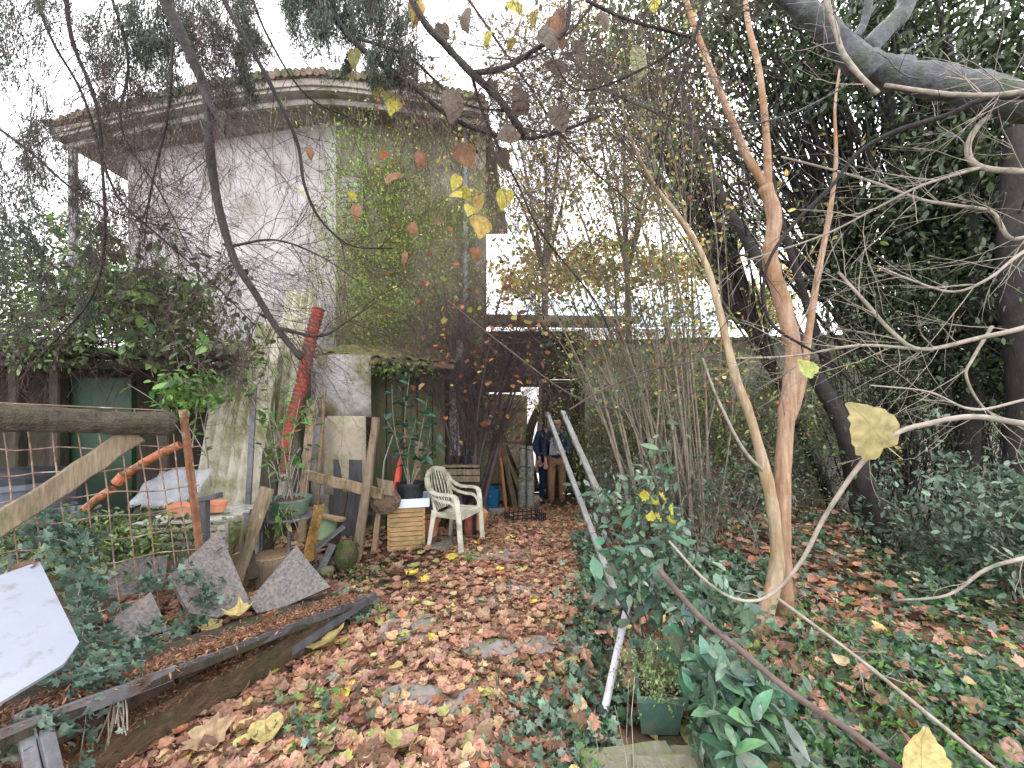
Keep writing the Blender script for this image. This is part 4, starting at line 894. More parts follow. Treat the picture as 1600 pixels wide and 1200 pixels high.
MB().lathe(tc_ + Vector((0, 0, .1)), [(.148, 0), (.1, .03), (.01, .04)], 16).make('soil', M['soil'], gpn)
stems = []; accs = []
for k in range(18):
    a = tc_ + Vector((U(-.1, .1), U(-.08, .08), .12)); b = a + Vector((U(-.28, .22), U(-.1, .2), U(.25, 1.0))); s = spline([a, a.lerp(b, .5) + Vector((U(-.05, .05), U(-.05, .05), .08)), b], 6); stems.append(s); accs.append((s, [.004] * len(s)))
for k in range(8):
    a = tc_ + Vector((U(-.15, .15), -.14, .12)); b = a + Vector((U(-.1, .1), -.06, -U(.1, .3))); s = spline([a, a.lerp(b, .3) + Vector((0, -.05, .02)), b], 5); stems.append(s); accs.append((s, [.003] * len(s)))
twigmesh('stem', accs, M['paletwig'], gpn); leafy(gpn, stems, 120, .075, [(.08, .17, .04), (.12, .22, .05), (.05, .12, .04), (.25, .22, .08)], M['leafo'])
st = thing('log_stump', gp(425, 3.0), 'short sawn log stump between the two granite slabs', 'stump')
q = gp(425, 3.0); mb = MB(); mb.lathe(q, [(.16, 0), (.15, .12), (.155, .24), (.15, .27)], 18); mb.make('trunk', M['oldwood'], st, smooth=False)
MB().lathe(q + Vector((0, 0, .271)), [(.135, 0), (.13, .006), (0.01, .007)], 16).make('cut_face', M['tanwood'], st)
oc = MB().sheet(P(472, 880, 3.1), Vector((.075, .02, 0)), P(490, 790, 3.1) - P(472, 880, 3.1), 6, 8, lambda u, v: .03 * math.sin(u * 5 + v * 6), .02).make('rotten_board', M['ochre'], None, P(472, 880, 3.1)); tag(oc, 'crumbling ochre yellow board hanging in front of the round table', 'board')
gcl = MB().sheet(P(484, 845, 3.5), P(520, 842, 3.6) - P(484, 845, 3.5), P(498, 808, 3.6) - P(484, 845, 3.5), 6, 5, lambda u, v: .05 * math.sin(math.pi * u), .01).make('green_cloth', M['mossp'], None, P(484, 845, 3.5)); tag(gcl, 'pale green cloth scrap slumped under the round table edge', 'cloth')
for (a, b, w_, m_, lab) in (((486, 862, 3.3), (538, 822, 3.45), .10, 'steel', 'blue grey metal strip rising to the right in the scrap heap'), ((500, 895, 3.2), (520, 850, 3.3), .08, 'steel', 'short bent metal strip at the foot of the scrap heap'), ((500, 806, 3.6), (538, 812, 3.6), .09, 'tanwood', 'short pinkish board end above the green cloth'), ((486, 868, 3.35), (532, 878, 3.3), .06, 'tanwood', 'split wooden offcut lying low in the scrap heap'), ((505, 880, 3.25), (560, 850, 3.4), .05, 'darkwood', 'dark wooden offcut beside the mossy stone')):
    o = MB().beam(P(*a), P(*b), w_, .012 if m_ == 'steel' else .025, 4, .003).make('scrap_strip', M[m_], None, P(*a)); tag(o, lab, 'scrap')
def rock(px, py, d, r_, m_, label, sx=1, sy=1, sz=.7):
    c = P(px, py, d); mb = MB(); n = 14; prof = [(math.sin(a) * r_, -math.cos(a) * r_ * sz) for a in [math.pi * i / 8 for i in range(1, 9)]]
    mb.lathe(c, prof, n, sx, sy)
    for i, v in enumerate(mb.v):
        v = Vector(v); k = 1 + .35 * noise.noise((v - c) * (1.6 / r_) + Vector((px, 0, 0))); mb.v[i] = tuple(c + (v - c) * k)
    return tag(mb.make('stone', M[m_], None, c, True), label, 'stone')
rock(541, 868, 3.35, .12, 'moss', 'rounded mossy stone at the foot of the leaning post', .9, .9, 1.1)
rock(512, 893, 3.2, .06, 'stone', 'small grey stone lying by the scrap heap')
rock(660, 888, 3.5, .05, 'moss', 'small mossy stone near the front of the slatted box')

# dark potting bench, blue bucket, block
pb = thing('potting_bench', P(742, 760, 4.7), 'dark cluttered bench behind the chair under the bare bush', 'bench')
a, b = P(690, 728, 4.75), P(750, 728, 4.75)
for k in range(3): MB().beam(a + Vector((0, .1 * k, 0)), b + Vector((0, .1 * k, 0)), .09, .03, 4, .003).make('plank', M['oldwood'], pb)
for k in range(4): MB().beam(a + Vector((0, -.04, -.07 - .085 * k)), b + Vector((0, -.04, -.07 - .085 * k)), .02, .07, 4, .003).make('side_board', M['oldwood'] if k < 2 else M['darkwood'], pb)
for x in (.05, .95): c = a.lerp(b, x); MB().beam(Vector((c.x, c.y, gz(c.x, c.y))), c, .06, .06).make('leg', M['darkwood'], pb)
for k, (px, m_) in enumerate(((702, 'black'), (715, 'terra'), (728, 'black'), (742, 'steel'))):
    q = P(px, 727, 4.78 + .06 * (k % 2)) + Vector((0, 0, .016)); o = MB().lathe(q, [(.035, 0), (.048, .08), (.052, .08), (.052, .1), (.042, .1), (.035, .04)], 14).make('plant_pot', M[m_] if m_ != 'terra' else M['darkwood'], None, q)
    tag(o, ('small black pot at the left end of the dark bench', 'small brown pot on the dark bench between two black pots', 'small black pot near the middle of the dark bench', 'small grey pot at the right end of the dark bench')[k], 'pot')
q = gp(767, 7.0); bb = thing('blue_bucket', q, 'blue plastic bucket half hidden behind the wooden pole', 'bucket')
MB().lathe(q, [(.14, 0), (.175, .36), (.185, .36), (.185, .39), (.165, .39), (.15, .3)], 22).make('body', M['blue'], bb)
hd = [q + Vector((math.cos(t) * .18, 0, .37 + math.sin(t) * .02 - .05 * math.sin(t))) for t in [math.pi * i / 10 for i in range(11)]]; MB().tube(hd, .004, 6).make('handle', M['steel'], bb)
q = gp(776, 6.4); wbk = MB().box(q + Vector((0, 0, .05)), (.26, .16, .13), Matrix.Rotation(.1, 3, 'Z'), .004).make('white_block', M['white'], None, q); tag(wbk, 'white polystyrene block on the ground by the blue bucket', 'block')
pl = MB().tube([gp(791, 6.8), P(783, 725, 6.9), P(776, 680, 7.0)], .032, 10).make('wooden_pole', M['terra'], None, gp(791, 6.8)); tag(pl, 'reddish brown pole leaning by the blue bucket', 'pole')
for k, (bx, tx, ty, d, m_, lab) in enumerate(((806, 784, 690, 7.0, 'oldwood', 'first plank of the leaning bundle, next to the reddish pole'), (814, 786, 680, 7.1, 'darkwood', 'dark middle plank of the leaning bundle'), (822, 788, 700, 7.05, 'tanwood', 'pale plank of the leaning bundle'), (831, 780, 668, 7.2, 'darkwood', 'outermost and longest dark plank of the leaning bundle'), (800, 782, 705, 7.15, 'moss', 'mossy plank at the back of the leaning bundle'))):
    o = MB().beam(gp(bx, d), P(tx, ty, d + .2), .09, .03, 6, .004).make('leaning_plank', M[m_], None, gp(bx, d)); tag(o, lab, 'plank')
# two white sacks/pots and iron grille at the gate
for k, (px, yt) in enumerate(((816, 697), (828, 697))):
    q = gp(px, 7.1); h = P(px, yt, 7.1).z - q.z; o = MB().tube([q, q + Vector((0, 0, h * .3)), q + Vector((.01, 0, h * .7)), q + Vector((0, 0, h))], [.075, .08, .072, .055], 12).make('white_pipe', M['white'], None, q)
    tag(o, ('white upright tube by the gateway, the left of the pair', 'white upright tube by the gateway, the right of the pair')[k], 'tube')
sg = thing('iron_stand', gp(822, 6.9), 'thin black iron stand in front of the white tubes', 'stand')
MB().tube([gp(822, 6.9), P(822, 700, 6.9)], .012, 6).make('shaft', M['felt'], sg)
for y in (700, 728): MB().tube([P(808, y + 6, 6.9), P(815, y, 6.88), P(822, y + 1, 6.9), P(830, y + 4, 6.92)], .01, 6).make('arm', M['felt'], sg)

# ------------------------------------------------------------------ pale poles at the right edge of the path
p_a = thing('grey_pole', G(967, 950), 'long grey pole leaning over the path edge, nearer the shrub end', 'pole')
MB().beam(P(856, 647, 4.6), P(969, 948, 2.5), .045, .03, 10, .001).make('shaft', M['zinc'], p_a)
MB().tube([P(856, 649, 4.58) + Vector((0, -.005, .01)), P(856, 649, 4.58) + Vector((0, .03, .012))], .03, 12, ref=(1, 0, 0)).make('cap', M['zinc'], p_a)
p_b = MB().beam(P(879, 643, 4.5), P(948, 800, 3.1), .055, .03, 10, .001).make('grey_pole', M['zinc'], None, P(948, 800, 3.1)); tag(p_b, 'second grey pole, right of and parallel to the longer one', 'pole')
ww = thing('white_pipe', G(936, 1160), 'smooth white plastic pipe slanting down to the leaves beside the green planter', 'pipe')
a_, b_2 = P(980, 946, 2.1), G(936, 1158) + Vector((0, 0, .02)); MB().tube([a_, a_.lerp(b_2, .5), b_2], .0175, 16, False).make('shaft', M['pvc'], ww); MB().tube([a_, b_2], .0155, 12, False).make('bore', M['steel'], ww)

# green trough planter with stones
q = Vector((P(1022, 1110, 1.62).x, 1.62, .10))
gp_ = thing('green_trough', q, 'green plastic trough with a small leaved bush in it, on mossy stones', 'planter')
TL, TR, BL, BR = P(980, 1003, 1.97), P(1052, 1003, 1.97), P(1000, 1092, 1.60), P(1070, 1094, 1.60)
ax = (TL + TR) / 2 - (BL + BR) / 2; sd2 = (BR - BL).normalized(); upv = sd2.cross(ax.normalized()).normalized(); upv = -upv if upv.z < 0 else upv
def trough(k, t):
    c0 = (BL + BR) / 2 - upv * .0; c1 = (TL + TR) / 2; hw = .096 * k; e = (1 - k) * .09
    an = ax.normalized()
    return [c0 - sd2 * hw + an * e + upv * t, c0 + sd2 * hw + an * e + upv * t, c1 + sd2 * hw - an * e + upv * t, c1 - sd2 * hw - an * e + upv * t]
rs = [trough(.80, -.17), trough(1.0, -.012), trough(1.1, -.012), trough(1.1, .008), trough(.94, .008), trough(.90, -.03)]
MB().add([v for r_ in rs for v in r_], [(i * 4 + j, i * 4 + (j + 1) % 4, (i + 1) * 4 + (j + 1) % 4, (i + 1) * 4 + j) for i in range(5) for j in range(4)] + [(3, 2, 1, 0)]).make('trough', M['greenp'], gp_)
so = trough(.9, -.032); MB().add(so, [(0, 1, 2, 3)]).make('soil', M['soil'], gp_)
accs = []; tips = []
c0 = (BL + BR) / 2 + ax * .25 - upv * .03
for _ in range(46):
    grow(accs, c0 + rnd_unit() * .06, Vector((U(-.9, .9), U(-.5, .5), U(.4, 1))), U(.10, .20), .002, 1, 5, .25, (0, 0, -1.0), (4,), .8, .6, .5, tips)
twigmesh('stem', accs, M['paletwig'], gp_)
pos = tip_points(tips, 1900, 1, .006); n = len(pos); o = scatter('leaf_mass', DIA, pos, rot_any(n), NP.uniform(.012, .022, n), palette(n, [(.22, .32, .11), (.30, .40, .16), (.15, .24, .09)]), M['leaf'], gp_); o['kind'] = 'stuff'
rk = [((985, 1200, 1.40), (.34, .14, .05), .12, 'large flat mossy stone under the front of the green trough'), ((1100, 1200, 1.42), (.26, .12, .06), -.15, 'flat stone right of the green trough near the picture edge'), ((1045, 1218, 1.33), (.22, .12, .07), .05, 'lowest mossy stone in front of the green trough'), ((1075, 1025, 1.95), (.24, .12, .07), .1, 'tan stone block beside the far end of the green trough'), ((1070, 1050, 1.85), (.22, .12, .06), -.05, 'mossy stone block halfway along the green trough')]
for (a, sz, yw, lab) in rk:
    c = P(*a); c.z = max(gz(c.x, c.y) + sz[2] / 2 - .015, min(c.z, .15)); mb = MB(); mb.beam(c - Matrix.Rotation(yw, 3, 'Z') @ Vector((sz[0] / 2, 0, 0)), c + Matrix.Rotation(yw, 3, 'Z') @ Vector((sz[0] / 2, 0, 0)), sz[1], sz[2], 7, .007)
    tag(mb.make('stone', M['stone'] if 'tan' in lab else mat('mossy_stone', (.13, .12, .09), (.26, .24, .18), 10, .9, .7, c3=(.12, .15, .05), s3=6, t3=.5), None, c), lab, 'stone')

# ------------------------------------------------------------------ people at the gateway
def skin(name, nodes, edges, m, parent, lv=2, root=0):
    b = ORG[parent.name]; keys = list(nodes); ix = {k: i for i, k in enumerate(keys)}
    me = bpy.data.meshes.new(name); me.from_pydata([tuple(Vector(nodes[k][0]) - b) for k in keys], [(ix[a], ix[c]) for a, c in edges], [])
    o = bpy.data.objects.new(name, me); COL.objects.link(o); o.parent = parent; ORG[o.name] = b
    s = o.modifiers.new('skin', 'SKIN'); 
    for i, k in enumerate(keys):
        r_ = nodes[k][1]; r_ = (r_, r_) if not isinstance(r_, tuple) else r_
        me.skin_vertices[0].data[i].radius = r_
        me.skin_vertices[0].data[i].use_root = (i == root)
    s.use_smooth_shade = True; me.materials.append(m)
    u = o.modifiers.new('sub', 'SUBSURF'); u.levels = lv; u.render_levels = lv
    return o
def person(base, yaw, label, top_m, leg_m, bag=False, hunch=.06, walk=.12):
    t = thing('person', base, label, 'person', 'people at the gateway'); Rz = Matrix.Rotation(yaw, 3, 'Z')
    def q(x, y, z): return base + Rz @ Vector((x, y, z))     # local -y = facing the camera
    f = hunch
    N = {'pel': (q(0, 0, .93), (.13, .10)), 'ab': (q(0, -.01, 1.08), (.115, .09)), 'ch': (q(0, -.02 - f * .3, 1.27), (.135, .10)), 'nk': (q(0, -.03 - f * .7, 1.42), .055), 'hd': (q(0, -.04 - f, 1.50), .06),
         'hl': (q(-.09, 0, .88), .085), 'kl': (q(-.10, -walk, .50), .058), 'al': (q(-.10, -walk * .3, .09), .03), 'tl': (q(-.10, -walk * .3 - .11, .045), .02),
         'hr': (q(.09, 0, .88), .085), 'kr': (q(.10, -.02, .50), .058), 'ar': (q(.10, walk * .6, .09), .038), 'tr': (q(.10, walk * .6 - .11, .045), .02),
         'sl': (q(-.17, -.03, 1.36), .055), 'el': (q(-.24, -.02, 1.10), .042), 'wl': (q(-.20, -.16, .90), .028),
         'sr': (q(.17, -.03, 1.36), .055), 'er': (q(.24, -.06, 1.12), .042), 'wr': (q(.12, -.26, 1.06), .028)}
    E = [('pel', 'ab'), ('ab', 'ch'), ('ch', 'nk'), ('nk', 'hd'), ('pel', 'hl'), ('hl', 'kl'), ('kl', 'al'), ('pel', 'hr'), ('hr', 'kr'), ('kr', 'ar'), ('ch', 'sl'), ('sl', 'el'), ('el', 'wl'), ('ch', 'sr'), ('sr', 'er'), ('er', 'wr')]
    # hands with five fingers
    for s, wk, dr in (('l', 'wl', Vector((.02, -.05, -.98))), ('r', 'wr', Vector((-.75, -.5, .15)))):
        wpt = N[wk][0]; d = (Rz @ dr).normalized(); sd3 = d.cross(Rz @ Vector((0, 1, 0) if s == 'l' else (0, 0, 1))).normalized()
        N['pm' + s] = (wpt + d * .06, (.036, .02)); E.append((wk, 'pm' + s))
        cu_ = (Rz @ Vector((0, -1, 0))) if s == 'l' else Vector((0, 0, -1))
        for i, (off, ln) in enumerate(((-.03, .062), (-.011, .072), (.010, .068), (.028, .05))):
            k = 'f%d%s' % (i, s); N[k + 'a'] = (wpt + d * .095 + sd3 * off, .0095); N[k + 'b'] = (wpt + d * (.095 + ln * .6) + sd3 * off * 1.1 + cu_ * .012, .009); N[k + 'c'] = (wpt + d * (.095 + ln * .9) + sd3 * off * 1.1 + cu_ * .036, .008)
            E += [('pm' + s, k + 'a'), (k + 'a', k + 'b'), (k + 'b', k + 'c')]
        N['th' + s] = (wpt + d * .05 - sd3 * .042, .011); N['ti' + s] = (wpt + d * .085 - sd3 * .06 + cu_ * .02, .0095); E += [('pm' + s, 'th' + s), ('th' + s, 'ti' + s)]
    used = {k for e in E for k in e}; skin('body', {k: v for k, v in N.items() if k in used}, E, M['skin'], t)
    # head: shaped lathe with face
    hc = q(0, -.06 - f, 1.585); HR = Rz @ Matrix.Rotation(math.radians(22), 3, 'X')
    mb = MB(); mb.lathe((0, 0, 0), [(.02, -.125), (.048, -.118), (.063, -.09), (.072, -.04), (.078, .01), (.079, .05), (.066, .09), (.04, .115), (.01, .125)], 20, .95, 1.15)
    for i, v in enumerate(mb.v):
        x, y, z = v
        if y < 0 and abs(x) < .014 and -.045 < z < .0: y -= .024                       # nose
        if y < 0 and .015 < abs(x) < .045 and -.005 < z < .02: y += .009                 # eye sockets
        if y < 0 and z < -.10: y -= .01
        mb.v[i] = tuple(hc + HR @ Vector((x, y, z)))
    for s in (-1, 1):
        mb.beam(hc + HR @ Vector((s * .074, .005, -.035)), hc + HR @ Vector((s * .08, .01, .03)), .014, .03, 2)
    hdo = mb.make('head', M['skin'], t, smooth=True)
    for s in (-1, 1):
        MB().lathe(hc + HR @ Vector((s * .030, -.078, .005)), [(.008, -.006), (.010, 0), (.006, .006), (.001, .008)], 8).make('eye', M['hair'], hdo)
        MB().beam(hc + HR @ Vector((s * .016, -.086, .026)), hc + HR @ Vector((s * .046, -.076, .027)), .006, .006).make('eyebrow', M['hair'], hdo)
    MB().beam(hc + HR @ Vector((-.024, -.078, -.070)), hc + HR @ Vector((.024, -.078, -.070)), .01, .009, 3).make('mouth', M['terra'], hdo)
    mb = MB(); mb.lathe((0, 0, 0), [(.05, -.12), (.080, -.06), (.088, 0), (.089, .05), (.076, .095), (.045, .128), (.008, .138)], 20, .98, 1.15)
    for i, v in enumerate(mb.v):
        x, y, z = v
        if y < -.02 and z < .06: y = -.02 + (y + .02) * .25
        mb.v[i] = tuple(hc + HR @ Vector((x, y + .014, z)))
    mb.make('hair', M['hair'], t, smooth=True)
    # clothes
    def sk(name, keys, edges, grow_, m): return skin(name, {k: (N[k][0], tuple(a + grow_ for a in (N[k][1] if isinstance(N[k][1], tuple) else (N[k][1],) * 2))) for k in keys}, edges, m, t)
    J = dict(); 
    jn = {k: (N[k][0], tuple(a + .028 for a in (N[k][1] if isinstance(N[k][1], tuple) else (N[k][1],) * 2))) for k in ('ab', 'ch', 'sl', 'el', 'sr', 'er')}
    jn['hem'] = (q(0, 0, .86), (.185, .145)); jn['nkj'] = (q(0, -.03 - f * .6, 1.41), (.075, .075))
    jn['cl'] = (N['el'][0].lerp(N['wl'][0], .9), .045); jn['cr'] = (N['er'][0].lerp(N['wr'][0], .9), .045)
    skin('jacket', jn, [('ab', 'hem'), ('ab', 'ch'), ('ch', 'nkj'), ('ch', 'sl'), ('sl', 'el'), ('el', 'cl'), ('ch', 'sr'), ('sr', 'er'), ('er', 'cr')], top_m, t)
    tn = {k: (N[k][0], tuple(a + .014 for a in (N[k][1] if isinstance(N[k][1], tuple) else (N[k][1],) * 2))) for k in ('pel', 'hl', 'kl', 'hr', 'kr')}
    tn['al'] = (N['al'][0] + Vector((0, 0, .02)), .058); tn['ar'] = (N['ar'][0] + Vector((0, 0, .02)), .058)
    skin('trousers', tn, [('pel', 'hl'), ('hl', 'kl'), ('kl', 'al'), ('pel', 'hr'), ('hr', 'kr'), ('kr', 'ar')], leg_m, t)
    for s in 'lr':
        a = N['a' + s][0] - Vector((0, 0, .04)); tpt = N['t' + s][0]; skin('shoe', {'a': (a + Rz @ Vector((0, .03, -.01)), .042), 'b': (a.lerp(tpt, .6) - Vector((0, 0, .005)), (.046, .036)), 'c': (tpt, (.042, .03))}, [('a', 'b'), ('b', 'c')], M['black'], t)
    sc_ = [q(math.cos(a) * .085, -.05 - f + math.sin(a) * .085, 1.43 + .012 * math.sin(3 * a)) for a in [2 * math.pi * i / 14 for i in range(15)]]; MB().tube(sc_, .04, 8, ref=(0, 0, 1)).make('scarf', M['scarf'], t, smooth=True)
    if bag:
        MB().sheet(q(.02, -.16, 1.0), Rz @ Vector((-.16, 0, .0)), Rz @ Vector((.03, .02, .32)), 5, 5, lambda u, v: .02 * math.sin(u * 5), .03).make('scarf_end', M['bag'], t)
    return t
person(gp(870, 7.2), -.12, 'person in navy jacket, grey scarf and tan trousers looking down in the gateway', M['navy'], M['tan'], True, .10, .1)
person(gp(853, 7.5), .35, 'person in dark jacket and jeans half hidden beside the bright gap', M['jeans'], M['jeans'], False, .12, .06)
# ------------------------------------------------------------------ tree and shrub builders
DG = [(.03, .05, .022), (.05, .078, .03), (.08, .115, .045)]
YG = [(.14, .21, .06), (.21, .28, .07), (.09, .15, .05)]
AUT = [(.52, .40, .10), (.58, .46, .16), (.36, .20, .09), (.30, .33, .11)]
BLG = [(.085, .14, .09), (.12, .19, .125), (.06, .10, .065), (.17, .24, .165)]
def crown(parent, center, rad, n, size, cols, m, base=None, name='crown', nclump=60, spread=.28, tmpl=ELL, rotf=rot_any, ws=None):
    c = np.array(center); r_ = np.array(rad); k = NP.normal(0, 1, (nclump, 3)); k /= np.linalg.norm(k, axis=1, keepdims=True)
    k *= NP.uniform(.15, 1, (nclump, 1)) ** .5; cc = c + k * r_; wt = NP.uniform(.3, 1, nclump); wt /= wt.sum()
    pos = cc[NP.choice(nclump, n, p=wt)] + NP.normal(0, 1, (n, 3)) * spread * np.array([1, 1, .7])
    pos = pos[pos[:, 2] > -.3]; n = len(pos)
    o = scatter(name, tmpl, pos, rotf(n), NP.uniform(.6, 1.2, n) * size, palette(n, cols, ws, .3), m, parent, base); return o, cc
def tree(base, label, cat, trunks, m, crowns=(), twig=None, name='tree', group=None):
    """trunks: list of (points, r0, r1); first one is the trunk, the rest limbs"""
    t = thing(name, base, label, cat, group); ls_ = []
    for i, (pts, r0, r1) in enumerate(trunks):
        o, s, rs = limb('trunk' if i == 0 else 'limb', pts, r0, r1, m, t); ls_.append((s, rs))
    for cr in crowns: crown(t, *cr)
    return t, ls_

# --- 1. dark evergreens filling the upper right
def ev_tree(bx, d, top, label, crowns, r0=.11, lean=0, m='darkbark'):
    b = gp(bx, d, -.05); tp_ = P(top[0], top[1], top[2]); mid = b.lerp(tp_, .5) + Vector((U(-.15, .15) + lean, 0, 0))
    t = thing('evergreen_tree', b, label, 'tree', 'evergreen trees on the right'); o, s, rs = limb('trunk', [b, b.lerp(mid, .5) + Vector((U(-.06, .06), 0, 0)), mid, tp_], r0, r0 * .35, M[m], t)
    cl_ = []
    for (c, rad, n, sz, cols, w_) in crowns:
        o, cc = crown(t, P(*c), rad, n, sz, cols, M['gloss'], nclump=70, spread=.26, ws=w_); cl_ += list(cc)
    acc = []
    for q in cl_:
        q = Vector(q); i = R.randrange(len(s) // 3, len(s)); a = s[i]
        pts = spline([a, a.lerp(q, .5) + Vector((U(-.2, .2), U(-.2, .2), .15)), q], 4); acc.append((pts, [max(.004, rs[i] * .3) * (1 - .7 * k / len(pts)) for k in range(len(pts))]))
    twigmesh('branches', acc, M['darkbark'], t); return t
ev_tree(1425, 5.6, (1290, 60, 5.6), 'dark evergreen whose crown hangs behind the two orange barked trunks', [((1130, 120, 5.8), (1.6, 1.0, 1.5), 4500, .10, DG, (3, 3, 1)), ((1290, 60, 5.4), (1.7, 1.0, 1.3), 5500, .10, DG, (3, 3, 1)), ((1240, 330, 5.8), (1.2, .8, .9), 1500, .09, DG + AUT[:2], (3, 3, 1, .6, .5))])
ev_tree(1500, 5.0, (1480, 60, 5.0), 'dense dark evergreen in the upper right behind the grey limb', [((1440, 90, 5.0), (1.7, 1.0, 1.4), 6000, .095, DG, (4, 2, 1)), ((1500, 300, 4.8), (1.3, .9, 1.5), 6500, .095, DG, (4, 2, .6)), ((1370, 420, 5.4), (.8, .7, .8), 3000, .09, DG + YG, (3, 3, 1, .5, .5, .5))], .13)
ev_tree(1600, 4.4, (1620, 100, 4.4), 'nearest dark evergreen at the right picture edge', [((1590, 250, 4.3), (1.1, 1.0, 1.9), 9000, .09, DG, (5, 2, .5)), ((1590, 520, 4.2), (.9, .8, 1.2), 8000, .085, DG, (5, 2, .3))], .17)
ev_tree(1310, 6.2, (980, 60, 6.6), 'leaning evergreen reaching left over the path', [((1010, 60, 6.6), (1.3, 1.0, 1.1), 4200, .10, DG + [(.08, .2, .04)], (3, 3, 1, 1)), ((950, 130, 6.6), (.8, .8, .8), 1200, .09, YG, None)], .08)
# leaning dark trunks traced from the photograph
for pts, r0, r1, lab in (
    ([(1395, 880, 3.55), (1360, 780, 3.65), (1312, 655, 3.9), (1268, 575, 4.1), (1205, 440, 4.5), (1135, 320, 4.9), (1085, 210, 5.2), (1060, 110, 5.4)], .10, .035, 'slanting dark trunk rooted in ivy right of the orange barked tree'),
    ([(1345, 770, 4.6), (1300, 600, 4.8), (1262, 480, 4.9), (1215, 320, 5.1), (1190, 180, 5.3)], .07, .03, 'thin dark trunk just behind the slanting one'),
    ([(1420, 800, 4.9), (1422, 560, 4.9), (1405, 330, 4.9), (1385, 90, 4.9)], .075, .04, 'upright dark trunk under the grey limb'),
    ([(1500, 830, 4.2), (1520, 600, 4.2), (1525, 400, 4.3), (1500, 200, 4.4)], .10, .06, 'thick black trunk near the right edge'),
    ([(1585, 850, 3.7), (1600, 620, 3.7), (1580, 420, 3.7), (1590, 200, 3.7)], .13, .08, 'thickest black trunk at the right picture edge')):
    t = thing('dark_tree', P(*pts[0]) - Vector((0, 0, .1)), lab, 'tree', 'dark trunks on the right'); q = px_line(pts); q[0].z = gz(q[0].x, q[0].y) - .05
    o, s, rs = limb('trunk', q, r0, r1, M['darkbark'], t)
    acc = []; tips = []; sidetwigs(acc, s, rs, 10, .8, 2, .8, (0, 0, .4), .2, (3, 3), .012, .35, tips); twigmesh('branches', acc, M['darkbark'], t)
    pos = tip_points(tips, 260, 1, .05); n = len(pos); scatter('crown', DIA, pos, rot_any(n), NP.uniform(.04, .08, n), palette(n, DG, None, .3), M['gloss'], t)
# thin stemmed thicket (hedge) between the trunks
hd_ = thing('box_hedge', gp(1480, 4.6), 'tall straggly box hedge with many thin upright stems on the right', 'hedge'); acc = []; tips = []
for _ in range(110):
    a = gp(U(1330, 1680), U(4.0, 5.4)); grow(acc, a, Vector((U(-.15, .15), U(-.1, .1), 1)), U(1.6, 3.0), U(.006, .014), 1, 8, .07, (0, 0, 0), (7,), .6, .28, .4, tips)
twigmesh('stems', acc, M['darkbark'], hd_); pos = tip_points(tips, 16000, 1, .06); n = len(pos)
scatter('foliage', DIA, pos, rot_any(n), NP.uniform(.025, .05, n), palette(n, DG + [(.10, .16, .06)], None, .35), M['gloss'], hd_)

# --- 2. far autumn trees beyond the wall, pale gaps between them
for k, (px, py, d, rad, cols, lab) in enumerate((((840), 430, 11, (1.5, 1, .7), AUT, 'yellowing tree beyond the gate shelter roof'), (960, 410, 12, (1.9, 1, .8), AUT + YG[:1], 'wide yellow autumn tree beyond the wall, behind the many stemmed bush'), (1080, 415, 12.5, (1.6, 1, .8), AUT, 'yellow and rust autumn tree left of the orange barked trunks'), (1290, 420, 11, (1.7, 1, 1.0), AUT + [(.5, .16, .06)], 'orange and yellow autumn tree seen between the orange barked trunks'), (1180, 480, 10.5, (1.0, .8, .5), YG + AUT[:2], 'low yellow green tree beyond the wall'))):
    b = gp(px, d); c = P(px, py, d); t = thing('autumn_tree', b, lab, 'tree', 'autumn trees beyond the wall'); o, s, rs = limb('trunk', [b, b.lerp(c, .5) + Vector((.1, 0, 0)), c], .09, .03, M['twig'], t); acc = []; tips = []
    sidetwigs(acc, s, rs, 30, 1.2, 1, .8, (0, 0, .2), .2, (5,), .02, .45, tips); twigmesh('branches', acc, M['twig'], t); crown(t, c, rad, 1700, .12, cols, M['leaf'], nclump=50, spread=.2, tmpl=SMALL)
# bare trees behind the gate, filling the sky right of the building with fine twigs
for (bx, d, tops_, lab) in ((850, 8.8, ((780, 260), (830, 120), (880, 60), (900, 200), (800, 180), (860, 300)), 'tall bare tree behind the gateway, nearest the building'), (980, 9.2, ((920, 80), (980, 20), (1040, 120), (950, 220), (1010, 260), (1080, 60)), 'tall bare tree behind the wall at the centre'), (1130, 8.9, ((1080, 200), (1130, 260), (1180, 180), (1060, 330), (1200, 320)), 'bare tree behind the wall between the orange barked trunks')):
    b = gp(bx, d); t = thing('bare_tree', b, lab, 'tree', 'bare trees beyond the wall'); fk = P(bx, 430, d); limb('trunk', [b, b.lerp(fk, .5) + Vector((.06, 0, 0)), fk], .10, .07, M['twig'], t); acc = []; tips = []
    for (tx, ty) in tops_:
        e = P(tx, ty, d + U(-.6, .6)); s = spline([fk, fk.lerp(e, .5) + Vector((U(-.2, .2), 0, .1)), e], 8); rs = [.05 * (1 - .85 * i / (len(s) - 1)) for i in range(len(s))]; acc.append((s, rs)); sidetwigs(acc, s, rs, 26, 1.5, 2, .7, (0, 0, .15), .2, (6, 4), .010, .1, tips)
    twigmesh('branches', acc, M['purple'], t, rmin=.003); pos = tip_points(tips, 1500, 1, .05); n = len(pos); scatter('leaves', SMALL, pos, rot_any(n), NP.uniform(.04, .09, n), palette(n, AUT + [(.3, .15, .08)], None, .3), M['leaf'], t)
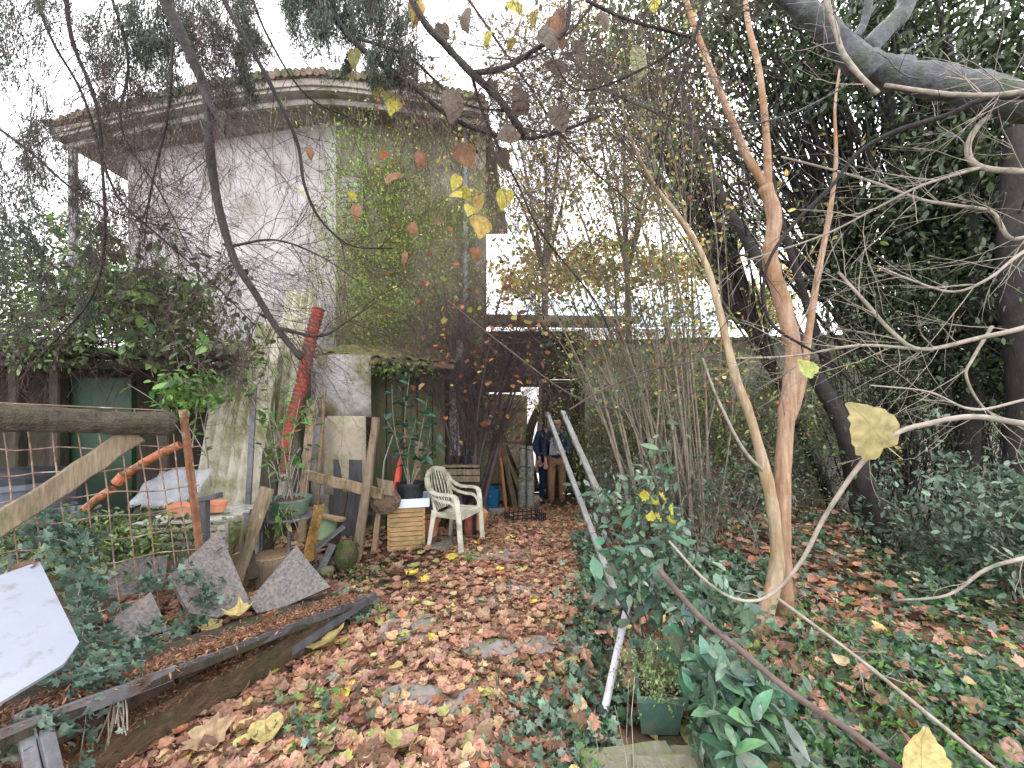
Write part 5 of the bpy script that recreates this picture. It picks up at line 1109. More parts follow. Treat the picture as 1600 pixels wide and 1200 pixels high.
# background greenery left of the building
for k, (px, py, d, rad, n, cols, lab) in enumerate(((20, 470, 9, (1.6, 1, 1.6), 5000, DG + YG, 'green tree far left behind the shed'), (120, 400, 10, (1.0, 1, 1.3), 2500, DG + YG, 'slim green tree between the shed and the building'), (-120, 380, 8, (1.5, 1, 2), 4000, DG, 'dark tree at the far left picture edge'))):
    b = gp(px, d); c = P(px, py, d); t = thing('background_tree', b, lab, 'tree', 'trees left of the building'); limb('trunk', [b, b.lerp(c, .6) + Vector((.15, 0, 0)), c], .12, .05, M['darkbark'], t); crown(t, c, rad, n, .12, cols, M['leaf'], nclump=70, spread=.25)

# --- 3. orange barked crepe myrtle
cm = thing('crepe_myrtle', gp(1212, 2.35), 'smooth orange barked tree with two joined trunks right of the path', 'tree')
b0 = gp(1208, 2.33, -.04)
limb('trunk', [gp(1192, 2.30, -.05), P(1200, 950, 2.31), P(1214, 880, 2.35), P(1208, 800, 2.36), P(1196, 740, 2.37), P(1172, 650, 2.4), P(1148, 585, 2.42), P(1125, 490, 2.45), P(1100, 405, 2.5), P(1062, 340, 2.55), P(1020, 285, 2.62), P(985, 215, 2.7), P(965, 130, 2.8)], .046, .005, M['myrtleb'], cm, n=14, wob=.2)
o, tB, rB = limb('trunk', [gp(1232, 2.42, -.05), P(1226, 950, 2.42), P(1222, 870, 2.43), P(1222, 760, 2.44), P(1230, 640, 2.46), P(1240, 560, 2.48), P(1222, 470, 2.5), P(1203, 405, 2.52), P(1210, 340, 2.54), P(1196, 292, 2.56)], .052, .042, M['myrtle'], cm, n=14, wob=.2)
limb('limb', [P(1202, 300, 2.55), P(1165, 240, 2.58), P(1140, 180, 2.62), P(1105, 95, 2.7), P(1075, 10, 2.8), P(1055, -60, 2.9)], .028, .015, M['myrtle'], cm, n=12)
limb('limb', [P(1200, 300, 2.55), P(1198, 220, 2.6), P(1186, 110, 2.68), P(1168, 30, 2.76), P(1160, -60, 2.85)], .025, .014, M['myrtle'], cm, n=12)
limb('limb', [P(1236, 655, 2.46), P(1252, 600, 2.46), P(1262, 530, 2.47), P(1276, 440, 2.5), P(1295, 340, 2.55), P(1306, 255, 2.6), P(1305, 160, 2.7), P(1320, 60, 2.8)], .030, .004, M['myrtle'], cm, n=12)
limb('limb', [P(1196, 740, 2.37), P(1160, 700, 2.3), P(1120, 620, 2.35), P(1098, 560, 2.4)], .012, .005, M['paletwig'], cm, n=8)
limb('root_flare', [gp(1178, 2.24, -.03), P(1188, 965, 2.28), P(1210, 900, 2.34)], .028, .03, M['myrtle'], cm, n=10)
acc = []; sidetwigs(acc, tB, rB, 10, .5, 1, .9, (0, 0, .5), .2, (3,), .006, .4); twigmesh('twigs', acc, M['paletwig'], cm)

# --- 4. many stemmed bare bush between path and myrtle
hz = thing('multi_stem_bush', gp(1030, 3.6), 'tall nearly bare bush of many thin fanning stems right of the path', 'bush'); acc = []; tips = []
tops = [(620, 150), (690, 190), (735, 150), (780, 230), (800, 120), (830, 200), (850, 60), (880, 140), (900, 220), (915, 40), (935, 150), (960, 60), (985, 160), (1000, 20), (1020, 120), (1045, 200), (1060, 60), (1085, 150), (860, 300), (760, 320), (1000, 260), (940, 260), (1110, 240), (880, 20), (720, 60), (970, -40), (1130, 330), (820, 380), (905, 380), (840, 180), (810, 60), (865, 110), (895, 300), (925, 90), (950, 300), (975, 90), (1015, 40), (1030, 300), (775, 170), (745, 260), (900, -20), (990, 340), (1060, 310)]
for (tx, ty) in tops:
    a = gp(U(985, 1110), U(3.3, 4.0)); b = P(tx, ty, U(3.5, 4.6)); m_ = a.lerp(b, .5) + Vector((.14 + U(-.08, .08), U(-.1, .1), .02)); s = spline([a, a.lerp(m_, .5) + Vector((.05, 0, 0)), m_, b], 7); r0 = U(.007, .018)
    rs = [r0 * (1 - .75 * i / (len(s) - 1)) for i in range(len(s))]; acc.append((s, rs)); sidetwigs(acc, s, rs, 12, .75, 1, .45, (0, 0, .6), .12, (4,), .004, .42, tips)
twigmesh('stems', acc, mat('grey_brown_stem', (.08, .062, .05), (.30, .24, .19), 14, .8, .3, c3=(.13, .15, .09), s3=9), hz)
pos = tip_points(tips, 6500, 1, .06); n = len(pos); scatter('leaves', SMALL, pos, rot_any(n), NP.uniform(.018, .045, n), palette(n, AUT + YG + YG + [(.3, .12, .06)], None, .3), M['leaf'], hz)

# undergrowth shrubs along the right side of the path
def shrub(px, d, w_, h_, nst, nl, size, cols, label, m='twig', tm=DIA, name='undergrowth_shrub', lm='leaf', grp='shrubs right of the path', lj=.04):
    b = gp(px, d); t = thing(name, b, label, 'shrub', grp); acc = []; tips = []
    for _ in range(nst):
        a = b + Vector((U(-w_, w_) * .5, U(-w_, w_) * .4, 0)); a.z = gz(a.x, a.y)
        grow(acc, a, Vector((U(-.6, .6), U(-.5, .5), 1)), h_ * U(.6, 1.15), U(.003, .007), 2, 7, .16, (0, 0, -.15), (5, 3), .75, .45, .4, tips)
    twigmesh('stems', acc, M[m], t); pos = tip_points(tips, nl, 1, lj); pos = pos[pos[:, 2] > -.4]; n = len(pos)
    scatter('foliage', tm, pos, rot_any(n), NP.uniform(.6, 1.25, n) * size, palette(n, cols, None, .3), M[lm], t); return t
shrub(1010, 5.6, .6, 1.9, 24, 2400, .06, DG + YG, 'green shrub beside the gateway right of the grey poles')
shrub(1040, 5.0, 1.0, 1.9, 26, 2600, .055, DG + YG + [(.3, .16, .08)], 'mixed green and brown shrub in front of the wall, left of the myrtle')
shrub(1100, 5.4, 1.2, 2.2, 26, 3000, .055, DG + YG, 'leafy shrub against the wall behind the pale trunk')
shrub(972, 6.6, .5, 2.5, 20, 2600, .06, YG + DG + AUT[:1], 'tall yellow green shrub beside the gateway, reaching the shelter roof')
shrub(1060, 6.4, 1.0, 2.9, 34, 5200, .06, YG + DG + AUT[:2], 'tall yellow green thicket hiding the wall right of the gateway')
shrub(1150, 6.6, 1.5, 2.9, 34, 5200, .06, YG + DG + AUT[:1], 'tall green thicket hiding the wall behind the orange barked tree')
shrub(1310, 6.6, 1.6, 2.7, 30, 4600, .06, DG + YG[:1], 'tall dark green thicket hiding the wall behind the slanting trunk')
shrub(1200, 6.0, 1.4, 2.0, 22, 2200, .055, BLG, 'bluish green shrub at the wall behind the orange trunk')
shrub(975, 3.8, .55, .75, 20, 1500, .045, BLG + [(.2, .1, .06)], 'low ivy covered shrub behind the long grey pole', lm='gloss')
shrub(1040, 3.5, .8, 1.0, 22, 1600, .045, BLG + DG, 'low shrub at the feet of the many stemmed bush', lm='gloss')
shrub(1120, 3.9, .9, 1.1, 18, 900, .045, BLG + [(.25, .13, .08)], 'thin twiggy shrub left of the orange barked tree', 'paletwig')
shrub(1290, 5.6, 1.4, 1.3, 20, 2200, .05, BLG + DG, 'dark low shrub at the foot of the wall')
shrub(1560, 2.9, .8, .85, 24, 2200, .06, BLG, 'blue green leafy shrub at the right edge of the ivy', lm='gloss', tm=ELL)
shrub(1640, 2.5, .8, .8, 20, 1500, .06, BLG, 'blue green leafy shrub cut by the right picture edge', lm='gloss', tm=ELL)
shrub(1440, 3.4, .8, .5, 18, 1200, .05, BLG, 'low blue green shrub before the black trunks', lm='gloss', tm=ELL)

# --- 5. dense bare bush in front of the lean-to
bb_ = thing('bare_bush', gp(738, 4.9), 'dense bare purplish brown bush arching over the bench', 'bush'); acc = []; tips = []
base = gp(738, 4.95)
for (tx, ty) in ((660, 480), (690, 430), (720, 390), (760, 400), (800, 400), (840, 450), (835, 500), (700, 520), (780, 470), (740, 460), (800, 530), (825, 555), (645, 540), (845, 470), (730, 560)):
    a = base + Vector((U(-.12, .12), U(-.1, .1), 0)); b = P(tx, ty, U(4.5, 5.3)); m_ = a.lerp(b, .45) + Vector((U(-.1, .1), U(-.1, .1), .25)); s = spline([a, m_, b], 7); r0 = U(.016, .034)
    rs = [r0 * (1 - .82 * i / (len(s) - 1)) for i in range(len(s))]; acc.append((s, rs)); sidetwigs(acc, s, rs, 56, .55, 2, .8, (0, 0, .1), .22, (6, 4), .005, .3, tips)
twigmesh('branches', acc, M['purple'], bb_); pos = tip_points(tips, 420, 1, .02); n = len(pos)
scatter('leaves', SMALL, pos, rot_any(n), NP.uniform(.03, .08, n), palette(n, [(.35, .12, .06), (.5, .22, .08), (.22, .09, .06), (.5, .5, .1)], None, .3), M['leaf'], bb_)

# --- 6. creeper on the darker half of the building
cr = thing('wall_creeper', (-2.0, 5.75, -.2), 'yellow green creeper with brown stems covering the darker wall', 'climbing plant'); acc = []; tips = []
dW = (R_ - C_)
for _ in range(260):
    f = U(-.03, 1.03); p = C_ + dW * f; p = Vector((p.x, p.y - U(.04, .25), U(.9, 5.3))); dn = R.random() < .5
    grow(acc, p, Vector((U(-.5, .5), U(-.12, .05), -1 if dn else .8)), U(.5, 1.5), U(.002, .006), 1, 8, .22, (0, -.02, 0), (7,), .8, .4, .4, tips)
twigmesh('stems', acc, mat('creeper_stem', (.15, .11, .07), (.32, .26, .18), 16, .85, .3), cr)
pos = tip_points(tips, 42000, 1, .07); pos = pos[pos[:, 2] < 5.6]; 
wt = 0.42 + .58 * np.exp(-((pos[:, 0] + 1.9) / .7) ** 2); pos = pos[NP.uniform(0, 1, len(pos)) < wt]; n = len(pos)
scatter('leaves', DIA + SMALL[:0], pos, rot_any(n, 1), NP.uniform(.025, .06, n), palette(n, [(.20, .30, .06), (.28, .38, .08), (.15, .24, .05)] + [(.33, .42, .10), (.40, .37, .16), (.30, .18, .10), (.22, .18, .12)], (3, 3, 2, 3, 1.5, .5, 1.5), .25), M['leaf'], cr)
# bright creeping sprig at the corner and scattered red leaves
pos = np.array([(P(*( (U(505, 580), U(150, 420), 5.5)))[:]) for _ in range(420)]); n = len(pos); scatter('bright_leaves', DIA, pos, rot_any(n, 1), NP.uniform(.04, .08, n), palette(n, [(.22, .42, .06), (.30, .50, .10)], None, .2), M['leaf'], cr)
o = thing('hanging_roots', (-4.2, 5.4, 5.6), 'pale dry creeper strands hanging from the eaves of the light wall', 'creeper'); acc = []
for _ in range(110):
    f = R.random(); p = Vector((-6.9 + 6.0 * f, 0, 5.72)); i = min(range(len(ev)), key=lambda i: abs(ev[i].x - p.x)); p.y = ev[i].y + U(.05, .35)
    grow(acc, p, Vector((U(-.3, .3), 0, -1)), U(.3, 1.3), .0035, 1, 7, .2, (0, 0, -.4), (3,), .6, .5)
twigmesh('strands', acc, M['paletwig'], o)
# moss and weeds on the lean-to roof
shrub_c = crown(cr, P(600, 470, 4.9), (.55, .4, .35), 1400, .05, YG + [(.3, .3, .1)], M['leaf'], name='lower_leaves', nclump=40, spread=.12, tmpl=DIA)
crown(cr, P(610, 575, 4.5), (.5, .12, .12), 520, .06, DG + YG, M['leaf'], name='lower_leaves', nclump=30, spread=.06)
for k in range(34):     # larger autumn leaves caught on the creeper, each countable
    px, py = U(560, 860), U(230, 600); d = U(3.4, 4.8)
    c = R.choice([(.36, .13, .06), (.24, .10, .06), (.42, .21, .08), (.42, .36, .10)])
    put_leaf('heart', M['leafo'], P(px, py, d), leaf_rot(), U(.045, .085), c, cr if d > 4.4 else hz)

# --- 7. laurel at the left and green sprigs
la = thing('laurel_bush', gp(180, 5.4), 'large green laurel bush over the shed roof at the left', 'bush'); stems = []; accs = []
ends = [(250, 425), (235, 470), (245, 510), (215, 410), (180, 420), (150, 380), (100, 400), (60, 430), (30, 470), (130, 460), (90, 500), (200, 520), (260, 560), (300, 560), (330, 590), (320, 620), (270, 470), (200, 450), (230, 540), (290, 610), (240, 590), (190, 570), (20, 400), (60, 520), (150, 520), (40, 500), (120, 520)]
for (tx, ty) in ends:
    b = P(tx, ty, U(2.8, 3.5)); a = gp(U(140, 230), U(5.35, 5.6)); s = spline([a, Vector((a.x, a.y - .1, 2.45)), a.lerp(b, .6) + Vector((0, 0, .0 if ty > 540 else .1)) + Vector((0, 0, max(0, 2.35 - a.lerp(b, .6).z))), b], 6); stems.append(s); accs.append((s, [.010 * (1 - .7 * i / len(s)) for i in range(len(s))]))
    for k in range(3):
        q = s[R.randrange(12, len(s))]; e = q + Vector((U(-.35, .4), U(-.3, .3), U(-.1, .3))); s2 = spline([q, q.lerp(e, .5) + Vector((0, 0, .05)), e], 5); stems.append(s2); accs.append((s2, [.004] * len(s2)))
twigmesh('stem', accs, M['twig'], la)
leafy(la, [s for s in stems if len(s) < 13], 290, .105, [(.08, .17, .045), (.12, .24, .06), (.05, .12, .04), (.17, .31, .08)], M['glosso'], droop=-.15, wid=1.15)
pos = []
for _ in range(2600): s = R.choice(stems); p = s[R.randrange(int(len(s) * .6), len(s))]; pos.append((p.x + R.gauss(0, .13), p.y + abs(R.gauss(0, .3)), p.z + abs(R.gauss(0, .12))))
n = len(pos); o = scatter('inner_leaves', ELL, pos, rot_any(n), NP.uniform(.06, .11, n), palette(n, DG + YG[:1], None, .3), M['gloss'], la); o['kind'] = 'stuff'
crown(la, P(215, 470, 3.7), (.55, .3, .38), 1100, .085, [(.10, .19, .05), (.15, .26, .07), (.06, .12, .04)], M['gloss'], name='outer_leaves', nclump=34, spread=.1)
crown(la, P(70, 540, 3.5), (.6, .2, .14), 900, .06, DG + YG[:1], M['gloss'], name='outer_leaves', nclump=34, spread=.08)
sg_ = thing('green_sprigs', gp(330, 3.2), 'bright green leafy sprigs in front of the corrugated sheets', 'plant'); stems = []; accs = []
for (ax_, ay, tx, ty) in ((330, 760, 290, 590), (330, 760, 340, 600), (350, 760, 250, 600), (420, 700, 380, 600), (430, 720, 420, 560), (440, 720, 450, 600), (450, 740, 500, 620), (455, 740, 480, 650), (430, 700, 400, 650), (440, 760, 420, 690), (300, 700, 200, 600), (300, 700, 310, 560)):
    a = P(ax_, ay, 3.25); b = P(tx, ty, U(2.9, 3.4)); s = spline([a, a.lerp(b, .5) + Vector((U(-.08, .08), 0, .08)), b], 6); stems.append(s); accs.append((s, [.005 * (1 - .6 * i / len(s)) for i in range(len(s))]))
crown(sg_, P(300, 610, 3.2), (.28, .15, .16), 420, .07, [(.12, .24, .06), (.18, .32, .08)], M['leaf'], name='small_leaves', nclump=24, spread=.06)
twigmesh('stem', accs, M['paletwig'], sg_); leafy(sg_, stems, 200, .08, [(.10, .26, .05), (.07, .18, .04), (.16, .34, .07)], M['leafo'], droop=-.1)
# weeds behind the fence
wd = crown(None, P(150, 845, 2.5), (.8, .45, .12), 2600, .05, YG + DG, M['leaf'], (P(150, 845, 2.5).x, 2.5, .1), 'weeds', 60, .09)[0]; tag(wd, 'green weeds crowding the ground behind the wire fence', kind='stuff')

# --- 8. ivy on the fence and ledge (leaves as parts), ivy on the right as ground cover
iv = thing('ivy_vine', P(110, 1000, 1.6), 'blue green ivy climbing the wire fence and trailing over the ledge', 'climbing plant'); stems = []; accs = []
for pts in ([(75, 840, 1.85), (105, 900, 1.8), (130, 960, 1.72), (125, 1030, 1.5), (135, 1100, 1.38), (125, 1190, 1.33)], [(75, 840, 1.85), (110, 850, 1.86), (130, 880, 1.84), (150, 930, 1.8), (170, 1000, 1.7)], [(130, 1000, 1.6), (180, 1030, 1.62), (240, 1015, 1.75), (290, 985, 1.95), (320, 955, 2.1)], [(320, 955, 2.1), (310, 915, 2.1), (270, 905, 2.1), (220, 920, 2.05)], [(95, 990, 1.55), (110, 1050, 1.42), (150, 1060, 1.42), (205, 1045, 1.5)], [(60, 850, 1.85), (50, 830, 1.9), (90, 820, 1.9), (140, 850, 1.9)], [(130, 900, 1.75), (120, 950, 1.7), (140, 990, 1.65)], [(150, 1000, 1.6), (200, 1010, 1.68), (250, 980, 1.85)], [(20, 1180, 1.25), (60, 1140, 1.25), (110, 1130, 1.33)]):
    s = spline(px_line(pts), 6); stems.append(s); accs.append((s, [.0022] * len(s)))
for k in range(9):
    a = P(U(165, 195), U(1055, 1075), 1.48); b = P(U(150, 200), U(1130, 1180), 1.42); s = spline([a, a.lerp(b, .5) + Vector((U(-.02, .02), 0, 0)), b], 4); accs.append((s, [.003] * len(s)))
twigmesh('stem', accs, M['paletwig'], iv)
pos = []
for _ in range(1000): s = R.choice(stems[:6]); p = s[R.randrange(len(s))]; pos.append((p.x + R.gauss(0, .045), p.y + R.gauss(.02, .04), p.z + R.gauss(0, .04)))
n = len(pos); scatter('small_leaves', IVY, pos, rotm(NP.normal(3.3, .7, n), NP.normal(.9, .4, n), NP.normal(0, .4, n)), NP.uniform(.02, .045, n), palette(n, [(.08, .14, .10), (.12, .19, .14), (.17, .25, .19)], None, .25), M['gloss'], iv)
for i in range(290):
    s = R.choice(stems); p = s[R.randrange(len(s))] + Vector((R.gauss(0, .025), R.gauss(0, .02), R.gauss(0, .025))); c = R.choice([(.09, .155, .115), (.13, .205, .155), (.07, .12, .09), (.19, .27, .21)])
    put_leaf('ivy', M['glosso'], p, Euler((1.15 + R.gauss(0, .35), R.gauss(0, .35), math.pi + .3 + R.gauss(0, .5))), U(.035, .062), c, iv)
def ground_cover(name, n, area, size, cols, m, tm, label, zo=(.02, .12), dens=None, s=.5, ws=None):
    pos = []
    while len(pos) < n:
        x, y = area(); k = .5 + .5 * noise.noise(Vector((x * 1.1, y * 1.1, 8))) * 1.6
        if .42 < x < .80 and 1.36 < y < 1.66: continue
        if dens and R.random() > dens(x, y, k): continue
        pos.append((x, y, gz(x, y) + U(*zo)))
    n = len(pos); o = scatter(name, tm, pos, rot_ground(n, s), NP.uniform(.6, 1.3, n) * size, palette(n, cols, ws, .25), m); tag(o, label, kind='stuff'); return o
def right_area():
    y = .9 + 5.0 * R.random() ** 1.2; xr = y * 1.5 + .4; return U(path_r(y) - .05, xr), y
ground_cover('ivy_ground_cover', 15000, right_area, .055, BLG + [(.06, .15, .05)], M['gloss'], IVY, 'ivy and periwinkle covering the ground right of the path', (.015, .13), lambda x, y, k: min(1, max(.03, (k - .42) * 1.9)) * (1 - .75 * sstep(3.2, 4.4, y)), .6)
ground_cover('ground_leaves', 12000, right_area, .035, [(.13, .26, .06), (.09, .2, .05)] + BLG[:2], M['leaf'], DIA, 'small leaved weeds growing through the ivy', (.02, .16), lambda x, y, k: max(0, 1.2 - y * .35) * (k > .3), .8)
def edge_area():
    y = U(.95, 4.2); return path_r(y) + R.gauss(.02, .09), y
ground_cover('edge_ivy', 1500, edge_area, .05, BLG, M['gloss'], IVY, 'ivy fringe along the right edge of the path', (.01, .10), None, .6)
def patch(px, py, r_, n, size, label, cols=BLG, tm=IVY):
    c = G(px, py); return ground_cover('low_weeds', n, lambda: (c.x + R.gauss(0, r_), c.y + R.gauss(0, r_)), size, cols, M['gloss'], tm, label, (.01, .07), None, .6)
patch(500, 1140, .10, 150, .045, 'ivy and weed tuft at the near left of the path', BLG + YG); patch(840, 1110, .12, 120, .04, 'ivy seedlings in the middle of the near path')
patch(560, 960, .09, 130, .045, 'ivy tuft by the end of the ledge'); patch(560, 900, .14, 260, .035, 'mossy weeds below the leaning post', YG + DG, DIA)
patch(860, 1140, .12, 160, .045, 'ivy tuft left of the white pipe'); patch(1010, 1180, .12, 160, .045, 'ivy round the mossy stones')
gr = G(733, 880); acc = []
for _ in range(90): a = gr + Vector((R.gauss(0, .04), R.gauss(0, .03), 0)); grow(acc, a, Vector((U(-.6, .6), U(-.6, .6), 1)), U(.06, .14), .0016, 0, 5, .1, (0, 0, -5))
o = twigmesh('grass_tuft', acc, mat('grass_blade', (.08, .20, .04), (.16, .32, .07), 10, .6, .1), None, gr); tag(o, 'green grass tuft in front of the plastic chair', kind='stuff')

# --- 9. privet shrub at the path edge with countable leaves
pv = thing('privet_shrub', gp(1010, 1.9), 'glossy blue green shrub with large leaves over the green trough', 'shrub'); stems = []; accs = []
for (bx, bd, tx, ty, td) in ((1010, 2.2, 960, 770, 2.1), (1020, 2.2, 1000, 740, 2.2), (1020, 2.2, 1030, 700, 2.3), (1030, 2.1, 940, 830, 1.9), (1040, 2.0, 1060, 790, 2.0), (1050, 1.9, 1080, 850, 1.8), (1060, 1.8, 1130, 920, 1.6), (1060, 1.8, 1170, 950, 1.5), (1060, 1.7, 1100, 960, 1.55), (1090, 1.5, 1180, 1060, 1.35), (1100, 1.5, 1130, 1040, 1.4), (1120, 1.4, 1190, 1130, 1.25), (1100, 1.4, 1120, 1110, 1.3), (1020, 2.1, 930, 900, 1.85), (1030, 2.1, 980, 850, 1.9), (1140, 1.35, 1150, 1180, 1.2), (1000, 2.2, 930, 760, 2.3), (1040, 1.9, 1010, 900, 1.75), (1160, 1.4, 1240, 1120, 1.3), (1030, 2.1, 1040, 830, 1.9)):
    a = gp(bx, bd); b = P(tx, ty, td); s = spline([a, a.lerp(b, .55) + Vector((U(-.05, .05), U(-.04, .04), .08)), b], 8); stems.append(s); accs.append((s, [.0055 * (1 - .6 * i / len(s)) for i in range(len(s))]))
twigmesh('stem', accs, M['twig'], pv)
leafy(pv, stems, 297, .10, [(.075, .15, .095), (.10, .20, .13), (.14, .25, .17), (.05, .10, .07)], M['glosso'], droop=-.1, wid=1.08, fill=(.3, 1))
pos = []
for _ in range(2000): s = R.choice(stems); p = s[R.randrange(int(len(s) * .3), len(s))]; pos.append((p.x + R.gauss(0, .06), p.y + abs(R.gauss(0, .07)), p.z + R.gauss(0, .06)))
pos = np.array(pos); pos = pos[(pos[:, 2] > .08) & ((pos[:, 0] / pos[:, 1] > .30) | (pos[:, 2] > .85)) & ((pos[:, 2] > .48) | (pos[:, 0] / pos[:, 1] > .47))]; n = len(pos); scatter('small_leaves', ELL, pos, rot_any(n), NP.uniform(.03, .075, n), palette(n, BLG + [(.11, .2, .12)], None, .3), M['gloss'], pv)
for k in range(7): put_leaf('lobed', M['leafo'], P(1035 + U(-22, 22), 800 + U(-25, 25), 1.85), leaf_rot(pitch=.9), .05, (.40, .37, .05), pv)
for (px, py) in ((1320, 1080),): pass

# --- 10. branches hanging in from above, traced
def branch(label, lines, m, tw=40, L=.5, lvl=2, bend=(0, 0, -.5), nch=(4, 3), rmax=.003, name='hanging_branch', cat='branch', twm=None, ang=.9, wander=.2, grp=None, wob=.15, pref=None):
    p0 = P(*lines[0][0][0]); t = thing(name, p0, label, cat, grp); acc = []; tips = []
    for (pts, r0, r1) in lines:
        o, s, rs = limb('branch', px_line(pts), r0, r1, M[m], t, wob=wob, n=10); ln = sum((s[i + 1] - s[i]).length for i in range(len(s) - 1))
        sidetwigs(acc, s, rs, max(3, int(tw * ln)), L, lvl, ang, bend, wander, nch, rmax, .08, tips, pref=pref)
    if acc: twigmesh('twigs', acc, M[twm or m], t)
    return t, tips
M['dkgrey'] = mat('dark_grey_bark', (.012, .01, .01), (.05, .043, .042), 14, .8, .8, c3=(.06, .075, .05), s3=8, t3=.6)
t1, tp1 = branch('thick dark branch drooping down in front of the pale wall', [([(235, -60, 2.0), (262, 10, 2.05), (300, 90, 2.1), (324, 155, 2.15), (328, 235, 2.2), (341, 320, 2.25), (366, 405, 2.3), (400, 460, 2.3), (432, 512, 2.3), (470, 560, 2.3)], .030, .016),
    ([(318, 140, 2.14), (336, 178, 2.12), (351, 208, 2.1)], .022, .006), ([(432, 512, 2.3), (500, 525, 2.35), (545, 500, 2.4), (590, 470, 2.45)], .011, .004), ([(360, 385, 2.3), (430, 375, 2.35), (500, 400, 2.45), (560, 440, 2.5)], .008, .003)], 'dkgrey', 26, .55, 2, (0, 0, -.6), (5, 4), .0035, twm='redtwig')
t2, tp2 = branch('long slim branch curving down over the middle of the building', [([(330, -60, 2.3), (355, 10, 2.3), (392, 75, 2.3), (432, 150, 2.35), (465, 225, 2.4), (476, 290, 2.4), (502, 345, 2.45), (550, 384, 2.5), (615, 388, 2.55)], .016, .005), ([(380, -40, 2.5), (420, 60, 2.5), (480, 150, 2.6), (560, 190, 2.7)], .009, .004)], 'darkbark', 18, .5, 2, (0, 0, -.5), (4, 3), .003, twm='redtwig')
t3, tp3 = branch('dark branch slanting across the top centre above the roof end', [([(480, -50, 2.3), (525, 30, 2.3), (575, 85, 2.3), (640, 130, 2.3), (700, 180, 2.35), (760, 207, 2.4), (830, 216, 2.4), (890, 200, 2.45), (940, 180, 2.5)], .020, .008),
    ([(620, -50, 2.3), (660, 30, 2.3), (700, 75, 2.3), (735, 112, 2.3), (775, 150, 2.35), (805, 190, 2.35), (822, 212, 2.38)], .019, .022), ([(735, 115, 2.3), (790, 105, 2.3), (840, 75, 2.3), (885, 45, 2.3), (890, -30, 2.3)], .016, .012), ([(735, 110, 2.3), (760, 190, 2.5), (805, 280, 2.7), (850, 370, 2.9), (930, 470, 3.2), (960, 540, 3.4)], .010, .006), ([(560, 60, 2.3), (640, 90, 2.3), (720, 160, 2.4), (800, 175, 2.4)], .010, .006)], 'dkgrey', 32, .55, 2, (0, 0, -.1), (5, 4), .0035, twm='twig')
t4, tp4 = branch('thin reddish twigs hanging like a curtain at the left', [([(100, -50, 2.2), (112, 60, 2.2), (150, 160, 2.25), (160, 260, 2.3), (163, 380, 2.3), (140, 470, 2.35), (60, 560, 2.4)], .012, .004), ([(40, -50, 2.4), (80, 60, 2.4), (130, 150, 2.45), (180, 300, 2.5), (250, 370, 2.55), (330, 440, 2.6), (400, 510, 2.6)], .009, .004), ([(160, -50, 2.2), (200, 90, 2.3), (190, 200, 2.3), (250, 300, 2.4), (300, 400, 2.5)], .009, .003), ([(-30, 180, 2.2), (50, 240, 2.2), (120, 300, 2.3), (200, 340, 2.4), (290, 360, 2.5)], .008, .003), ([(270, 60, 2.3), (262, 180, 2.3), (235, 300, 2.35), (225, 380, 2.4)], .008, .003)], 'darkbark', 26, .55, 2, (0, 0, -1.0), (5, 4), .003, twm='redtwig')
t5, tp5 = branch('fine dark twigs filling the top centre of the view', [([(700, -50, 2.8), (760, 40, 2.8), (830, 140, 2.9), (900, 240, 3.0), (1000, 330, 3.1)], .010, .004), ([(960, -50, 2.6), (900, 40, 2.6), (830, 90, 2.7), (760, 90, 2.8)], .010, .004), ([(1080, 60, 2.3), (1000, 110, 2.3), (900, 140, 2.3), (850, 60, 2.3)], .009, .004), ([(1100, 0, 2.2), (1085, 60, 2.2), (1050, 170, 2.25), (1025, 290, 2.3)], .010, .005), ([(915, 0, 2.2), (980, 30, 2.2), (1080, 58, 2.2)], .009, .008)], 'darkbark', 44, .5, 2, (0, 0, .2), (5, 4), .003, twm='twig')
# yellow and brown leaves still hanging on these twigs (countable)
for (px, py, sz, c) in ((550, 88, 26, 0), (537, 112, 22, 0), (575, 122, 24, 0), (613, 160, 28, 0), (617, 165, 26, 1), (710, 165, 40, 3), (722, 30, 30, 3), (800, 10, 28, 1), (860, 45, 46, 4), (870, 75, 40, 3), (770, 140, 24, 3), (825, 165, 44, 3), (868, 110, 40, 3), (720, 245, 40, 4), (715, 285, 22, 1), (722, 305, 22, 1), (708, 308, 22, 1), (750, 320, 26, 2), (755, 355, 40, 2), (620, 280, 28, 4), (545, 310, 18, 1), (630, 405, 22, 4), (555, 332, 24, 4), (800, 70, 20, 1), (650, 15, 32, 2), (640, 0, 26, 1), (1005, 100, 46, 5), (870, 190, 40, 3), (945, 30, 26, 3), (1022, 5, 22, 1), (790, 310, 30, 1), (690, 50, 26, 3), (905, 90, 30, 3), (760, 60, 22, 1), (480, 240, 18, 4), (470, 305, 16, 1), (660, 250, 22, 4), (640, 360, 18, 4), (745, 400, 22, 4), (780, 250, 28, 3), (590, 150, 22, 1), (835, 30, 20, 1), (805, 225, 36, 3), (735, 330, 20, 1)):
    cols_ = [(.30, .28, .10), (.48, .42, .08), (.42, .30, .08), (.14, .11, .08), (.25, .13, .07), (.33, .36, .18)]
    d = U(2.2, 2.5); put_leaf('bigheart', M['leafo'], P(px, py - sz / 2, d), Euler((-1.5 + R.gauss(0, .5), R.gauss(0, .4), U(-.8, .8))), sz / F * d, cols_[c], t3)
